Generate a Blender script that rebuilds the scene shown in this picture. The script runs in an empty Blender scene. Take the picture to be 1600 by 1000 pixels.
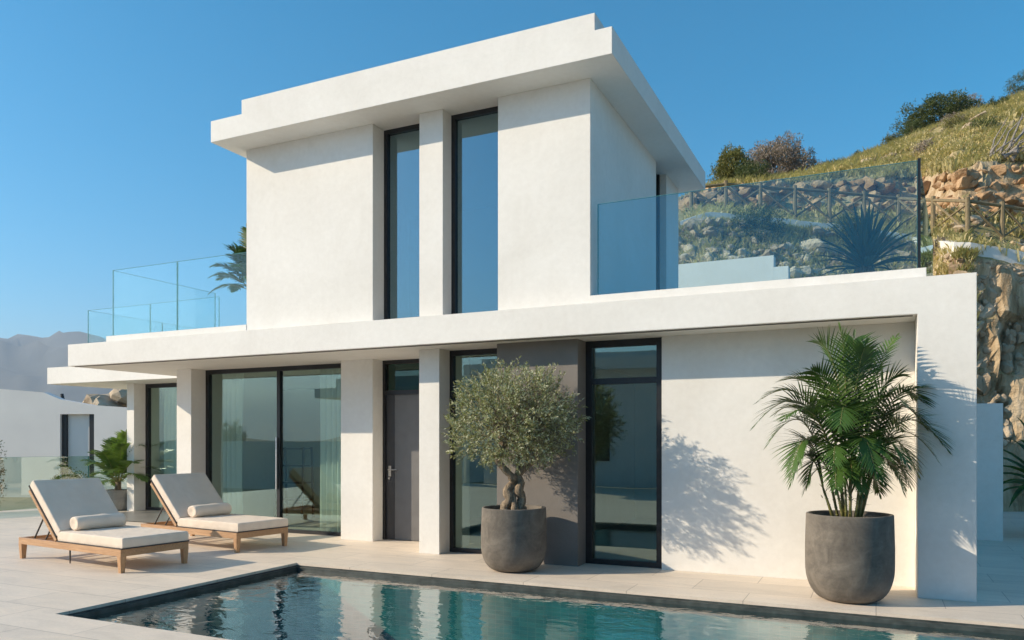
import bpy, math, random
from math import sin, cos, radians, pi, sqrt, atan2
from mathutils import Vector, Matrix, noise, Euler

random.seed(7)
SC = bpy.context.scene
COL = SC.collection

# ------------------------------------------------------------------ camera
FPX, CX, HY, EYE = 1209.0, 800.0, 688.0, 1.6
YAW = radians(25.2)
cam_d = bpy.data.cameras.new('camera')
cam = bpy.data.objects.new('camera', cam_d)
COL.objects.link(cam)
cam.location = (0, 0, EYE)
cam.rotation_euler = (radians(90), 0, YAW)
cam_d.sensor_width = 36
cam_d.lens = FPX / 1600 * 36
cam_d.shift_y = (HY - 500) / 1600
cam_d.clip_start = 0.05
cam_d.clip_end = 30000
SC.camera = cam
FW = Vector((-sin(YAW), cos(YAW), 0))
RT = Vector((cos(YAW), sin(YAW), 0))


def at(px, d, z=0.0):
    """ground-plan place seen in picture column px at forward distance d"""
    p = FW * d + RT * ((px - CX) / FPX * d)
    return Vector((p.x, p.y, z))


def zat(py, d):
    return EYE + d * (HY - py) / FPX


# ------------------------------------------------------------------ light
SUN_T = Vector((1.72, 1.0, -0.93)).normalized()
elev = math.asin(-SUN_T.z)
world = bpy.data.worlds.new('World')
SC.world = world
world.use_nodes = True
wn = world.node_tree
sky = wn.nodes.new('ShaderNodeTexSky')
sky.sky_type = 'NISHITA'
sky.sun_disc = False
sky.sun_elevation = elev
sky.sun_rotation = atan2(-SUN_T.x, -SUN_T.y)
sky.altitude = 300
sky.air_density = 1.0
sky.dust_density = 1.5
sky.ozone_density = 6.0
bgn = wn.nodes['Background']
hs = wn.nodes.new('ShaderNodeHueSaturation')
hs.inputs['Hue'].default_value = 0.478
hs.inputs['Saturation'].default_value = 1.30
wn.links.new(sky.outputs[0], hs.inputs['Color'])
wn.links.new(hs.outputs[0], bgn.inputs[0])
bgn.inputs[1].default_value = 0.122
sl = bpy.data.lights.new('sun', 'SUN')
sl.energy = 4.2
sl.angle = radians(0.5)
sl.color = (1.0, 0.845, 0.64)
so = bpy.data.objects.new('sun', sl)
COL.objects.link(so)
so.location = (-20, -12, 20)
so.rotation_euler = SUN_T.to_track_quat('-Z', 'Y').to_euler()
SC.view_settings.view_transform = 'Standard'
SC.view_settings.look = 'None'
SC.view_settings.gamma = 1
SC.view_settings.exposure = 0.66
SC.cycles.max_bounces = 10
SC.cycles.transparent_max_bounces = 24
SC.cycles.volume_bounces = 0
SC.cycles.use_denoising = True
SC.cycles.caustics_reflective = False
SC.cycles.caustics_refractive = False
SC.cycles.sample_clamp_indirect = 6

# ------------------------------------------------------------------ materials
def newmat(name):
    m = bpy.data.materials.new(name)
    m.use_nodes = True
    nt = m.node_tree
    return m, nt, nt.nodes['Principled BSDF'], nt.nodes['Material Output']


def coords(nt, scale=(1, 1, 1), obj=True):
    tc = nt.nodes.new('ShaderNodeNewGeometry') if not obj else nt.nodes.new('ShaderNodeTexCoord')
    mp = nt.nodes.new('ShaderNodeMapping')
    nt.links.new(tc.outputs['Object'] if obj else tc.outputs['Position'], mp.inputs[0])
    mp.inputs['Scale'].default_value = scale
    return mp.outputs[0]


def noise_n(nt, vec, scale, detail=4, rough=0.5, dist=0.0):
    n = nt.nodes.new('ShaderNodeTexNoise')
    n.inputs['Scale'].default_value = scale
    n.inputs['Detail'].default_value = detail
    n.inputs['Roughness'].default_value = rough
    n.inputs['Distortion'].default_value = dist
    nt.links.new(vec, n.inputs['Vector'])
    return n.outputs['Fac']


def ramp(nt, fac, stops):
    r = nt.nodes.new('ShaderNodeValToRGB')
    e = r.color_ramp.elements
    while len(e) < len(stops):
        e.new(0.5)
    for el, (p, c) in zip(e, stops):
        el.position = p
        el.color = (*c, 1)
    nt.links.new(fac, r.inputs[0])
    return r.outputs[0]


def mixc(nt, fac, a, b, mode='MIX'):
    m = nt.nodes.new('ShaderNodeMix')
    m.data_type = 'RGBA'
    m.blend_type = mode
    for s, v in ((m.inputs['Factor'], fac), (m.inputs['A'], a), (m.inputs['B'], b)):
        if hasattr(v, 'links'):
            nt.links.new(v, s)
        else:
            s.default_value = v if isinstance(v, (int, float)) else (*v, 1)
    return m.outputs['Result']


def bump(nt, bsdf, fac, strength, dist=0.01):
    b = nt.nodes.new('ShaderNodeBump')
    b.inputs['Strength'].default_value = strength
    b.inputs['Distance'].default_value = dist
    nt.links.new(fac, b.inputs['Height'])
    nt.links.new(b.outputs[0], bsdf.inputs['Normal'])
    return b


def simple(name, c1, c2, scale=6, rough=0.7, bs=0.2, bd=0.005, bscale=None, stretch=(1, 1, 1), detail=5, metallic=0, world_space=True, bevel=0):
    m, nt, b, o = newmat(name)
    v = coords(nt, stretch, obj=not world_space)
    f = noise_n(nt, v, scale, detail)
    nt.links.new(ramp(nt, f, [(0.3, c1), (0.7, c2)]), b.inputs['Base Color'])
    b.inputs['Roughness'].default_value = rough
    b.inputs['Metallic'].default_value = metallic
    if bs:
        bn = bump(nt, b, noise_n(nt, v, bscale or scale * 6, 5), bs, bd)
        if bevel:
            bv = nt.nodes.new('ShaderNodeBevel')
            bv.inputs['Radius'].default_value = bevel
            bv.samples = 4
            nt.links.new(bv.outputs[0], bn.inputs['Normal'])
    return m


M = {}


def mat_stucco():
    m, nt, b, o = newmat('white_render')
    v = coords(nt, obj=False)
    f = noise_n(nt, v, 0.9, 7, 0.62, 0.4)
    f2 = noise_n(nt, v, 14, 6, 0.7)
    c = ramp(nt, f, [(0.25, (0.76, 0.735, 0.685)), (0.6, (0.83, 0.81, 0.765)), (0.8, (0.86, 0.84, 0.80))])
    c2 = ramp(nt, f2, [(0.3, (0.93, 0.925, 0.92)), (0.75, (1, 1, 1))])
    # faint run-off streaks under ledges
    vs = coords(nt, (9, 9, 0.5), obj=False)
    f3 = noise_n(nt, vs, 1.0, 5, 0.6)
    c3 = ramp(nt, f3, [(0.25, (0.985, 0.983, 0.98)), (0.5, (1, 1, 1))])
    nt.links.new(mixc(nt, 1.0, mixc(nt, 1.0, c, c2, 'MULTIPLY'), c3, 'MULTIPLY'), b.inputs['Base Color'])
    b.inputs['Roughness'].default_value = 0.85
    b.inputs['Specular IOR Level'].default_value = 0.25
    ad = nt.nodes.new('ShaderNodeMath')
    ad.operation = 'MULTIPLY_ADD'
    nt.links.new(noise_n(nt, v, 55, 6, 0.65), ad.inputs[0])
    ad.inputs[1].default_value = 0.4
    nt.links.new(noise_n(nt, v, 5, 4, 0.6), ad.inputs[2])
    bn = bump(nt, b, ad.outputs[0], 0.22, 0.012)
    bv = nt.nodes.new('ShaderNodeBevel')
    bv.inputs['Radius'].default_value = 0.012
    bv.samples = 3
    nt.links.new(bv.outputs[0], bn.inputs['Normal'])
    return m


M['stucco'] = mat_stucco()
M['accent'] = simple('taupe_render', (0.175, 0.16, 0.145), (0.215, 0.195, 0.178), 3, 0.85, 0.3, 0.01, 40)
M['frame'] = simple('black_aluminium', (0.008, 0.009, 0.011), (0.014, 0.015, 0.018), 20, 0.38, 0.05, 0.001)
M['doorgrey'] = simple('grey_door_paint', (0.13, 0.127, 0.127), (0.15, 0.147, 0.147), 6, 0.45, 0.06, 0.001)
M['stile'] = simple('dark_door_paint', (0.035, 0.035, 0.038), (0.045, 0.045, 0.05), 6, 0.4, 0.06, 0.001)
M['steel'] = simple('brushed_steel', (0.5, 0.5, 0.5), (0.65, 0.65, 0.65), 30, 0.28, 0.05, 0.001, metallic=1)
M['darkmetal'] = simple('bronze_metal', (0.03, 0.026, 0.022), (0.045, 0.04, 0.035), 20, 0.45, 0.05, 0.001)
M['interior'] = simple('interior_wall', (0.32, 0.35, 0.32), (0.37, 0.40, 0.36), 2, 0.8, 0)
M['intfloor'] = simple('interior_floor', (0.2, 0.19, 0.17), (0.27, 0.25, 0.22), 2, 0.35, 0)
M['soil'] = simple('potting_soil', (0.015, 0.011, 0.008), (0.05, 0.038, 0.028), 30, 0.95, 0.8, 0.02, 60)
M['sofa'] = simple('sofa_fabric', (0.09, 0.085, 0.08), (0.12, 0.11, 0.1), 30, 0.9, 0.2)
M['wall_far'] = simple('neighbour_render', (0.70, 0.68, 0.66), (0.78, 0.76, 0.73), 0.6, 0.85, 0.2, 0.01, 20)


def mat_stone_tiles():
    m, nt, b, o = newmat('beige_stone_tiles')
    v = coords(nt, obj=False)
    br = nt.nodes.new('ShaderNodeTexBrick')
    nt.links.new(v, br.inputs['Vector'])
    br.offset = 0.5
    br.inputs['Scale'].default_value = 1.0
    br.inputs['Brick Width'].default_value = 1.2
    br.inputs['Row Height'].default_value = 0.6
    br.inputs['Mortar Size'].default_value = 0.004
    br.inputs['Mortar Smooth'].default_value = 0.3
    br.inputs['Bias'].default_value = 0.0
    br.inputs['Color1'].default_value = (0.80, 0.69, 0.565, 1)
    br.inputs['Color2'].default_value = (0.73, 0.63, 0.515, 1)
    br.inputs['Mortar'].default_value = (0.40, 0.34, 0.28, 1)
    vs = coords(nt, (1, 3.2, 1), obj=False)
    f = noise_n(nt, vs, 1.4, 8, 0.62, 0.6)
    c = ramp(nt, f, [(0.25, (0.84, 0.83, 0.82)), (0.5, (0.97, 0.97, 0.97)), (0.75, (1.08, 1.06, 1.04))])
    f2 = noise_n(nt, v, 30, 6, 0.7)
    c2 = ramp(nt, f2, [(0.35, (0.93, 0.92, 0.91)), (0.6, (1, 1, 1))])
    nt.links.new(mixc(nt, 1.0, mixc(nt, 1.0, br.outputs['Color'], c, 'MULTIPLY'), c2, 'MULTIPLY'), b.inputs['Base Color'])
    rr = nt.nodes.new('ShaderNodeMapRange')
    nt.links.new(f, rr.inputs[0])
    rr.inputs[3].default_value = 0.45
    rr.inputs[4].default_value = 0.7
    nt.links.new(rr.outputs[0], b.inputs['Roughness'])
    ad = nt.nodes.new('ShaderNodeMath')
    ad.operation = 'MULTIPLY_ADD'
    nt.links.new(f2, ad.inputs[0])
    ad.inputs[1].default_value = 0.15
    iv = nt.nodes.new('ShaderNodeMath')
    iv.operation = 'SUBTRACT'
    iv.inputs[0].default_value = 1
    nt.links.new(br.outputs['Fac'], iv.inputs[1])
    nt.links.new(iv.outputs[0], ad.inputs[2])
    bump(nt, b, ad.outputs[0], 0.35, 0.004)
    return m


M['tiles'] = mat_stone_tiles()


def mat_pool_mosaic():
    m, nt, b, o = newmat('pool_mosaic')
    v = coords(nt, obj=False)
    br = nt.nodes.new('ShaderNodeTexBrick')
    # turn the pattern so that it also reads on the upright walls
    cb = nt.nodes.new('ShaderNodeSeparateXYZ')
    nt.links.new(v, cb.inputs[0])
    ax = nt.nodes.new('ShaderNodeMath'); ax.operation = 'ADD'
    nt.links.new(cb.outputs[0], ax.inputs[0]); nt.links.new(cb.outputs[1], ax.inputs[1])
    ay = nt.nodes.new('ShaderNodeMath'); ay.operation = 'ADD'
    nt.links.new(cb.outputs[2], ay.inputs[0]); nt.links.new(cb.outputs[1], ay.inputs[1])
    cc = nt.nodes.new('ShaderNodeCombineXYZ')
    nt.links.new(ax.outputs[0], cc.inputs[0]); nt.links.new(ay.outputs[0], cc.inputs[1])
    nt.links.new(cc.outputs[0], br.inputs['Vector'])
    br.offset = 0
    br.inputs['Scale'].default_value = 1
    br.inputs['Brick Width'].default_value = 0.1
    br.inputs['Row Height'].default_value = 0.05
    br.inputs['Mortar Size'].default_value = 0.003
    br.inputs['Color1'].default_value = (0.07, 0.31, 0.32, 1)
    br.inputs['Color2'].default_value = (0.11, 0.41, 0.40, 1)
    br.inputs['Mortar'].default_value = (0.22, 0.42, 0.40, 1)
    f = noise_n(nt, v, 1.5, 5)
    c = ramp(nt, f, [(0.3, (0.8, 0.85, 0.85)), (0.7, (1.25, 1.2, 1.15))])
    nt.links.new(mixc(nt, 1.0, br.outputs['Color'], c, 'MULTIPLY'), b.inputs['Base Color'])
    b.inputs['Roughness'].default_value = 0.3
    bump(nt, b, br.outputs['Fac'], -0.3, 0.002)
    return m


M['mosaic'] = mat_pool_mosaic()
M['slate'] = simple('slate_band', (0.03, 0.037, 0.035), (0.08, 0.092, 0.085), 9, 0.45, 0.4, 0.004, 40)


def mat_water():
    m, nt, b, o = newmat('pool_water')
    nt.nodes.remove(b)
    v = coords(nt, (1, 1.5, 1), obj=False)
    n1 = noise_n(nt, v, 2.3, 3, 0.55, 0.6)
    n2 = noise_n(nt, v, 11, 2, 0.5)
    ad = nt.nodes.new('ShaderNodeMath'); ad.operation = 'MULTIPLY_ADD'
    nt.links.new(n2, ad.inputs[0]); ad.inputs[1].default_value = 0.16
    nt.links.new(n1, ad.inputs[2])
    bp = nt.nodes.new('ShaderNodeBump')
    bp.inputs['Strength'].default_value = 1.0
    bp.inputs['Distance'].default_value = 0.0095
    nt.links.new(ad.outputs[0], bp.inputs['Height'])
    lw = nt.nodes.new('ShaderNodeLayerWeight')
    lw.inputs[0].default_value = 0.5
    nt.links.new(bp.outputs[0], lw.inputs['Normal'])
    pw = nt.nodes.new('ShaderNodeMath'); pw.operation = 'POWER'
    nt.links.new(lw.outputs['Facing'], pw.inputs[0]); pw.inputs[1].default_value = 2.5
    fr = nt.nodes.new('ShaderNodeMapRange')
    nt.links.new(pw.outputs[0], fr.inputs[0])
    fr.inputs[3].default_value = 0.03
    gl = nt.nodes.new('ShaderNodeBsdfGlossy')
    gl.inputs['Roughness'].default_value = 0.0
    nt.links.new(bp.outputs[0], gl.inputs['Normal'])
    tr = nt.nodes.new('ShaderNodeBsdfTransparent')
    tr.inputs[0].default_value = (0.62, 0.88, 0.9, 1)
    mx = nt.nodes.new('ShaderNodeMixShader')
    nt.links.new(fr.outputs[0], mx.inputs[0])
    nt.links.new(tr.outputs[0], mx.inputs[1])
    nt.links.new(gl.outputs[0], mx.inputs[2])
    nt.links.new(mx.outputs[0], o.inputs[0])
    return m


M['water'] = mat_water()


def mat_glass(name, tint, f0, gloss=(1, 1, 1), wob=0.0, rough=0.0):
    m, nt, b, o = newmat(name)
    nt.nodes.remove(b)
    lw = nt.nodes.new('ShaderNodeLayerWeight')
    lw.inputs[0].default_value = 0.5
    pw = nt.nodes.new('ShaderNodeMath'); pw.operation = 'POWER'
    nt.links.new(lw.outputs['Facing'], pw.inputs[0]); pw.inputs[1].default_value = 5
    mr = nt.nodes.new('ShaderNodeMapRange')
    nt.links.new(pw.outputs[0], mr.inputs[0])
    mr.inputs[3].default_value = f0
    mr.inputs[4].default_value = 1.0
    gl = nt.nodes.new('ShaderNodeBsdfGlossy')
    gl.inputs[0].default_value = (*gloss, 1)
    gl.inputs['Roughness'].default_value = rough
    if wob:
        v = coords(nt, obj=False)
        bp = nt.nodes.new('ShaderNodeBump')
        bp.inputs['Strength'].default_value = 1
        bp.inputs['Distance'].default_value = wob
        nt.links.new(noise_n(nt, v, 0.8, 1), bp.inputs['Height'])
        nt.links.new(bp.outputs[0], gl.inputs['Normal'])
    tr = nt.nodes.new('ShaderNodeBsdfTransparent')
    tr.inputs[0].default_value = (*tint, 1)
    mx = nt.nodes.new('ShaderNodeMixShader')
    nt.links.new(mr.outputs[0], mx.inputs[0])
    nt.links.new(tr.outputs[0], mx.inputs[1])
    nt.links.new(gl.outputs[0], mx.inputs[2])
    nt.links.new(mx.outputs[0], o.inputs[0])
    return m


M['pane'] = mat_glass('window_glass', (0.90, 0.98, 0.94), 0.14, (0.80, 0.97, 0.93), 0.0012)
M['pane_up'] = mat_glass('upper_window_glass', (0.35, 0.5, 0.5), 0.30, (0.62, 0.85, 0.95), 0.0012)
M['pane_teal'] = mat_glass('teal_transom_glass', (0.06, 0.42, 0.36), 0.08, (0.7, 0.95, 0.9))
M['balus'] = mat_glass('balustrade_glass', (0.93, 0.98, 0.985), 0.03, (0.7, 0.9, 1.0))
M['balus_right'] = mat_glass('blue_balustrade_glass', (0.80, 0.90, 0.92), 0.06, (0.6, 0.85, 1.0))
M['glassedge'] = simple('glass_edge', (0.08, 0.24, 0.26), (0.10, 0.30, 0.32), 5, 0.15, 0)
M['milky'] = mat_glass('terrace_glass', (0.80, 0.88, 0.84), 0.10)


def mat_concrete(name, a, b_, s=4):
    m, nt, b, o = newmat(name)
    v = coords(nt, obj=True)
    f = noise_n(nt, v, s, 8, 0.65, 0.8)
    f2 = noise_n(nt, v, 40, 6, 0.7)
    f3 = noise_n(nt, coords(nt, (1, 1, 5)), 3.0, 5, 0.6)
    c = ramp(nt, f, [(0.28, a), (0.5, tuple((x + y) / 2 for x, y in zip(a, b_))), (0.72, b_)])
    c2 = ramp(nt, f2, [(0.3, (0.85, 0.85, 0.85)), (0.65, (1.05, 1.05, 1.05))])
    c3 = ramp(nt, f3, [(0.3, (0.86, 0.86, 0.87)), (0.65, (1.06, 1.05, 1.04))])
    nt.links.new(mixc(nt, 1, mixc(nt, 1, c, c2, 'MULTIPLY'), c3, 'MULTIPLY'), b.inputs['Base Color'])
    b.inputs['Roughness'].default_value = 0.85
    ad = nt.nodes.new('ShaderNodeMath'); ad.operation = 'MULTIPLY_ADD'
    nt.links.new(f2, ad.inputs[0]); ad.inputs[1].default_value = 0.35
    nt.links.new(f, ad.inputs[2])
    bump(nt, b, ad.outputs[0], 0.55, 0.012)
    return m


M['pot'] = mat_concrete('dark_concrete', (0.092, 0.080, 0.066), (0.215, 0.188, 0.155))
M['pot_light'] = mat_concrete('light_concrete', (0.26, 0.25, 0.23), (0.34, 0.325, 0.30))


def mat_wood(name, a, b_, axis=(1, 14, 14), rough=0.5, bs=0.25, bd=0.003):
    m, nt, b, o = newmat(name)
    v = coords(nt, axis, obj=True)
    f = noise_n(nt, v, 3.0, 7, 0.6, 1.2)
    nt.links.new(ramp(nt, f, [(0.3, a), (0.7, b_)]), b.inputs['Base Color'])
    b.inputs['Roughness'].default_value = rough
    bn = bump(nt, b, f, bs, bd)
    bv = nt.nodes.new('ShaderNodeBevel'); bv.inputs['Radius'].default_value = 0.005; bv.samples = 3
    nt.links.new(bv.outputs[0], bn.inputs['Normal'])
    return m


M['teak'] = mat_wood('teak', (0.36, 0.19, 0.088), (0.56, 0.33, 0.17))
M['teak_v'] = mat_wood('teak_upright', (0.36, 0.19, 0.088), (0.56, 0.33, 0.17), (14, 14, 1))
M['fencewood'] = mat_wood('weathered_wood', (0.15, 0.115, 0.06), (0.27, 0.21, 0.12), (5, 5, 2), 0.85)
M['bark'] = mat_wood('bark', (0.06, 0.042, 0.028), (0.40, 0.31, 0.21), (14, 14, 4), 0.95, 1.0, 0.012)
M['bark_grey'] = mat_wood('grey_bark', (0.17, 0.15, 0.13), (0.34, 0.31, 0.28), (9, 9, 3), 0.9)


def mat_fabric(name, a, b_):
    m, nt, b, o = newmat(name)
    v = coords(nt, obj=True)
    wv = nt.nodes.new('ShaderNodeTexWave')
    wv.inputs['Scale'].default_value = 60
    wv.inputs['Distortion'].default_value = 1.5
    nt.links.new(v, wv.inputs[0])
    f = noise_n(nt, v, 5, 5)
    nt.links.new(ramp(nt, f, [(0.3, a), (0.7, b_)]), b.inputs['Base Color'])
    b.inputs['Roughness'].default_value = 0.92
    b.inputs['Sheen Weight'].default_value = 0.15
    ad = nt.nodes.new('ShaderNodeMath'); ad.operation = 'MULTIPLY_ADD'
    nt.links.new(wv.outputs['Fac'], ad.inputs[0]); ad.inputs[1].default_value = 0.06
    nt.links.new(noise_n(nt, v, 7, 3), ad.inputs[2])
    bump(nt, b, ad.outputs[0], 0.6, 0.025)
    return m


M['cushion'] = mat_fabric('cream_canvas', (0.78, 0.65, 0.52), (0.85, 0.72, 0.585))
M['piping'] = mat_fabric('dark_piping', (0.05, 0.04, 0.035), (0.08, 0.065, 0.055))


def mat_curtain():
    m, nt, b, o = newmat('sheer_curtain')
    nt.nodes.remove(b)
    d = nt.nodes.new('ShaderNodeBsdfDiffuse'); d.inputs[0].default_value = (0.9, 0.92, 0.88, 1)
    t = nt.nodes.new('ShaderNodeBsdfTranslucent'); t.inputs[0].default_value = (0.9, 0.92, 0.88, 1)
    v = coords(nt, obj=False)
    f = noise_n(nt, v, 60, 2)
    mx = nt.nodes.new('ShaderNodeMixShader')
    mr = nt.nodes.new('ShaderNodeMapRange'); nt.links.new(f, mr.inputs[0])
    mr.inputs[3].default_value = 0.3; mr.inputs[4].default_value = 0.5
    nt.links.new(mr.outputs[0], mx.inputs[0])
    nt.links.new(d.outputs[0], mx.inputs[1]); nt.links.new(t.outputs[0], mx.inputs[2])
    nt.links.new(mx.outputs[0], o.inputs[0])
    return m


M['curtain'] = mat_curtain()


def mat_leaf(name, top1, top2, under, rough=0.45, transl=0.3, nscale=7, gloss=0.35):
    m, nt, b, o = newmat(name)
    v = coords(nt, obj=False)
    f = noise_n(nt, v, nscale, 4, 0.7)
    c = ramp(nt, f, [(0.3, top1), (0.7, top2)])
    g = nt.nodes.new('ShaderNodeNewGeometry')
    c = mixc(nt, g.outputs['Backfacing'], c, under)
    nt.links.new(c, b.inputs['Base Color'])
    b.inputs['Roughness'].default_value = rough
    b.inputs['Specular IOR Level'].default_value = gloss
    t = nt.nodes.new('ShaderNodeBsdfTranslucent')
    br = nt.nodes.new('ShaderNodeMix'); br.data_type = 'RGBA'; br.blend_type = 'MULTIPLY'
    br.inputs['Factor'].default_value = 1
    nt.links.new(c, br.inputs['A']); br.inputs['B'].default_value = (1.1, 1.25, 0.7, 1)
    nt.links.new(br.outputs['Result'], t.inputs[0])
    mx = nt.nodes.new('ShaderNodeMixShader'); mx.inputs[0].default_value = transl
    nt.links.new(b.outputs[0], mx.inputs[1]); nt.links.new(t.outputs[0], mx.inputs[2])
    nt.links.new(mx.outputs[0], o.inputs[0])
    return m


M['olive'] = mat_leaf('olive_leaf', (0.12, 0.135, 0.045), (0.36, 0.36, 0.15), (0.50, 0.51, 0.35), 0.5, 0.22, 9)
M['palm'] = mat_leaf('palm_leaf', (0.018, 0.046, 0.010), (0.078, 0.145, 0.024), (0.07, 0.14, 0.03), 0.38, 0.2, 5, 0.35)
M['palm_bright'] = mat_leaf('yucca_leaf', (0.07, 0.13, 0.025), (0.16, 0.23, 0.05), (0.14, 0.22, 0.06), 0.45, 0.3, 6)
M['palm_stem'] = simple('palm_cane', (0.10, 0.12, 0.03), (0.26, 0.22, 0.075), 12, 0.5, 0.2, 0.004, 40)
M['agave'] = mat_leaf('agave_leaf', (0.05, 0.09, 0.065), (0.10, 0.15, 0.10), (0.08, 0.13, 0.09), 0.5, 0.1, 5)
M['shrub'] = mat_leaf('shrub_leaf', (0.035, 0.06, 0.014), (0.10, 0.125, 0.03), (0.09, 0.11, 0.04), 0.6, 0.25, 2.5)
M['pine'] = mat_leaf('pine_leaf', (0.08, 0.095, 0.02), (0.24, 0.21, 0.055), (0.15, 0.15, 0.045), 0.6, 0.2, 1.5)
M['drybush'] = mat_leaf('dry_twig', (0.20, 0.155, 0.13), (0.36, 0.29, 0.24), (0.30, 0.25, 0.21), 0.8, 0.15, 1.6)
M['grass'] = mat_leaf('dry_grass', (0.30, 0.27, 0.10), (0.82, 0.68, 0.40), (0.60, 0.50, 0.27), 0.8, 0.3, 0.9)


def mat_terrain():
    m, nt, b, o = newmat('hillside_soil')
    v = coords(nt, obj=False)
    g = nt.nodes.new('ShaderNodeNewGeometry')
    sp = nt.nodes.new('ShaderNodeSeparateXYZ')
    nt.links.new(g.outputs['True Normal'], sp.inputs[0])
    n = noise_n(nt, v, 0.8, 6, 0.65)
    grass = ramp(nt, n, [(0.3, (0.22, 0.20, 0.075)), (0.5, (0.36, 0.30, 0.13)), (0.7, (0.48, 0.38, 0.21))])
    vo = nt.nodes.new('ShaderNodeTexVoronoi')
    vo.feature = 'F1'
    vv = coords(nt, (1, 1, 0.45), obj=False)
    nt.links.new(vv, vo.inputs['Vector'])
    vo.inputs['Scale'].default_value = 2.6
    n2 = noise_n(nt, coords(nt, (2.2, 2.2, 0.5), obj=False), 1.6, 8, 0.7, 0.5)
    rock = ramp(nt, n2, [(0.28, (0.16, 0.105, 0.06)), (0.42, (0.40, 0.29, 0.17)), (0.58, (0.62, 0.49, 0.33)), (0.75, (0.48, 0.43, 0.36))])
    rk2 = mixc(nt, 0.5, rock, ramp(nt, vo.outputs['Distance'], [(0.1, (0.75, 0.72, 0.68)), (0.6, (0.35, 0.32, 0.28))]), 'SOFT_LIGHT')
    mr = nt.nodes.new('ShaderNodeMapRange')
    nt.links.new(sp.outputs[2], mr.inputs[0])
    mr.inputs[1].default_value = 0.5; mr.inputs[2].default_value = 0.82
    nt.links.new(mixc(nt, mr.outputs[0], rk2, grass), b.inputs['Base Color'])
    b.inputs['Roughness'].default_value = 0.95
    ad = nt.nodes.new('ShaderNodeMath'); ad.operation = 'MULTIPLY_ADD'
    nt.links.new(n2, ad.inputs[0]); ad.inputs[1].default_value = 1.0
    nt.links.new(noise_n(nt, v, 9, 6, 0.7), ad.inputs[2])
    bump(nt, b, ad.outputs[0], 0.8, 0.12)
    return m


M['terrain'] = mat_terrain()
M['rock'] = simple('ochre_rock', (0.26, 0.14, 0.065), (0.56, 0.38, 0.22), 1.3, 0.92, 0.8, 0.06, 9, detail=9)
M['rock_pale'] = simple('pale_rock', (0.27, 0.19, 0.115), (0.62, 0.51, 0.37), 0.9, 0.92, 0.8, 0.06, 9, detail=9)
M['ground'] = simple('dry_ground', (0.20, 0.175, 0.10), (0.34, 0.29, 0.18), 0.05, 0.95, 0.4, 0.1, 2, detail=8)
M['mountain'] = simple('mountain_rock', (0.06, 0.065, 0.06), (0.12, 0.115, 0.10), 0.004, 0.95, 0.5, 6.0, 0.02, detail=8)
M['pathwhite'] = simple('white_kerb', (0.68, 0.65, 0.60), (0.80, 0.77, 0.72), 2, 0.85, 0.3, 0.02, 15)

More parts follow.
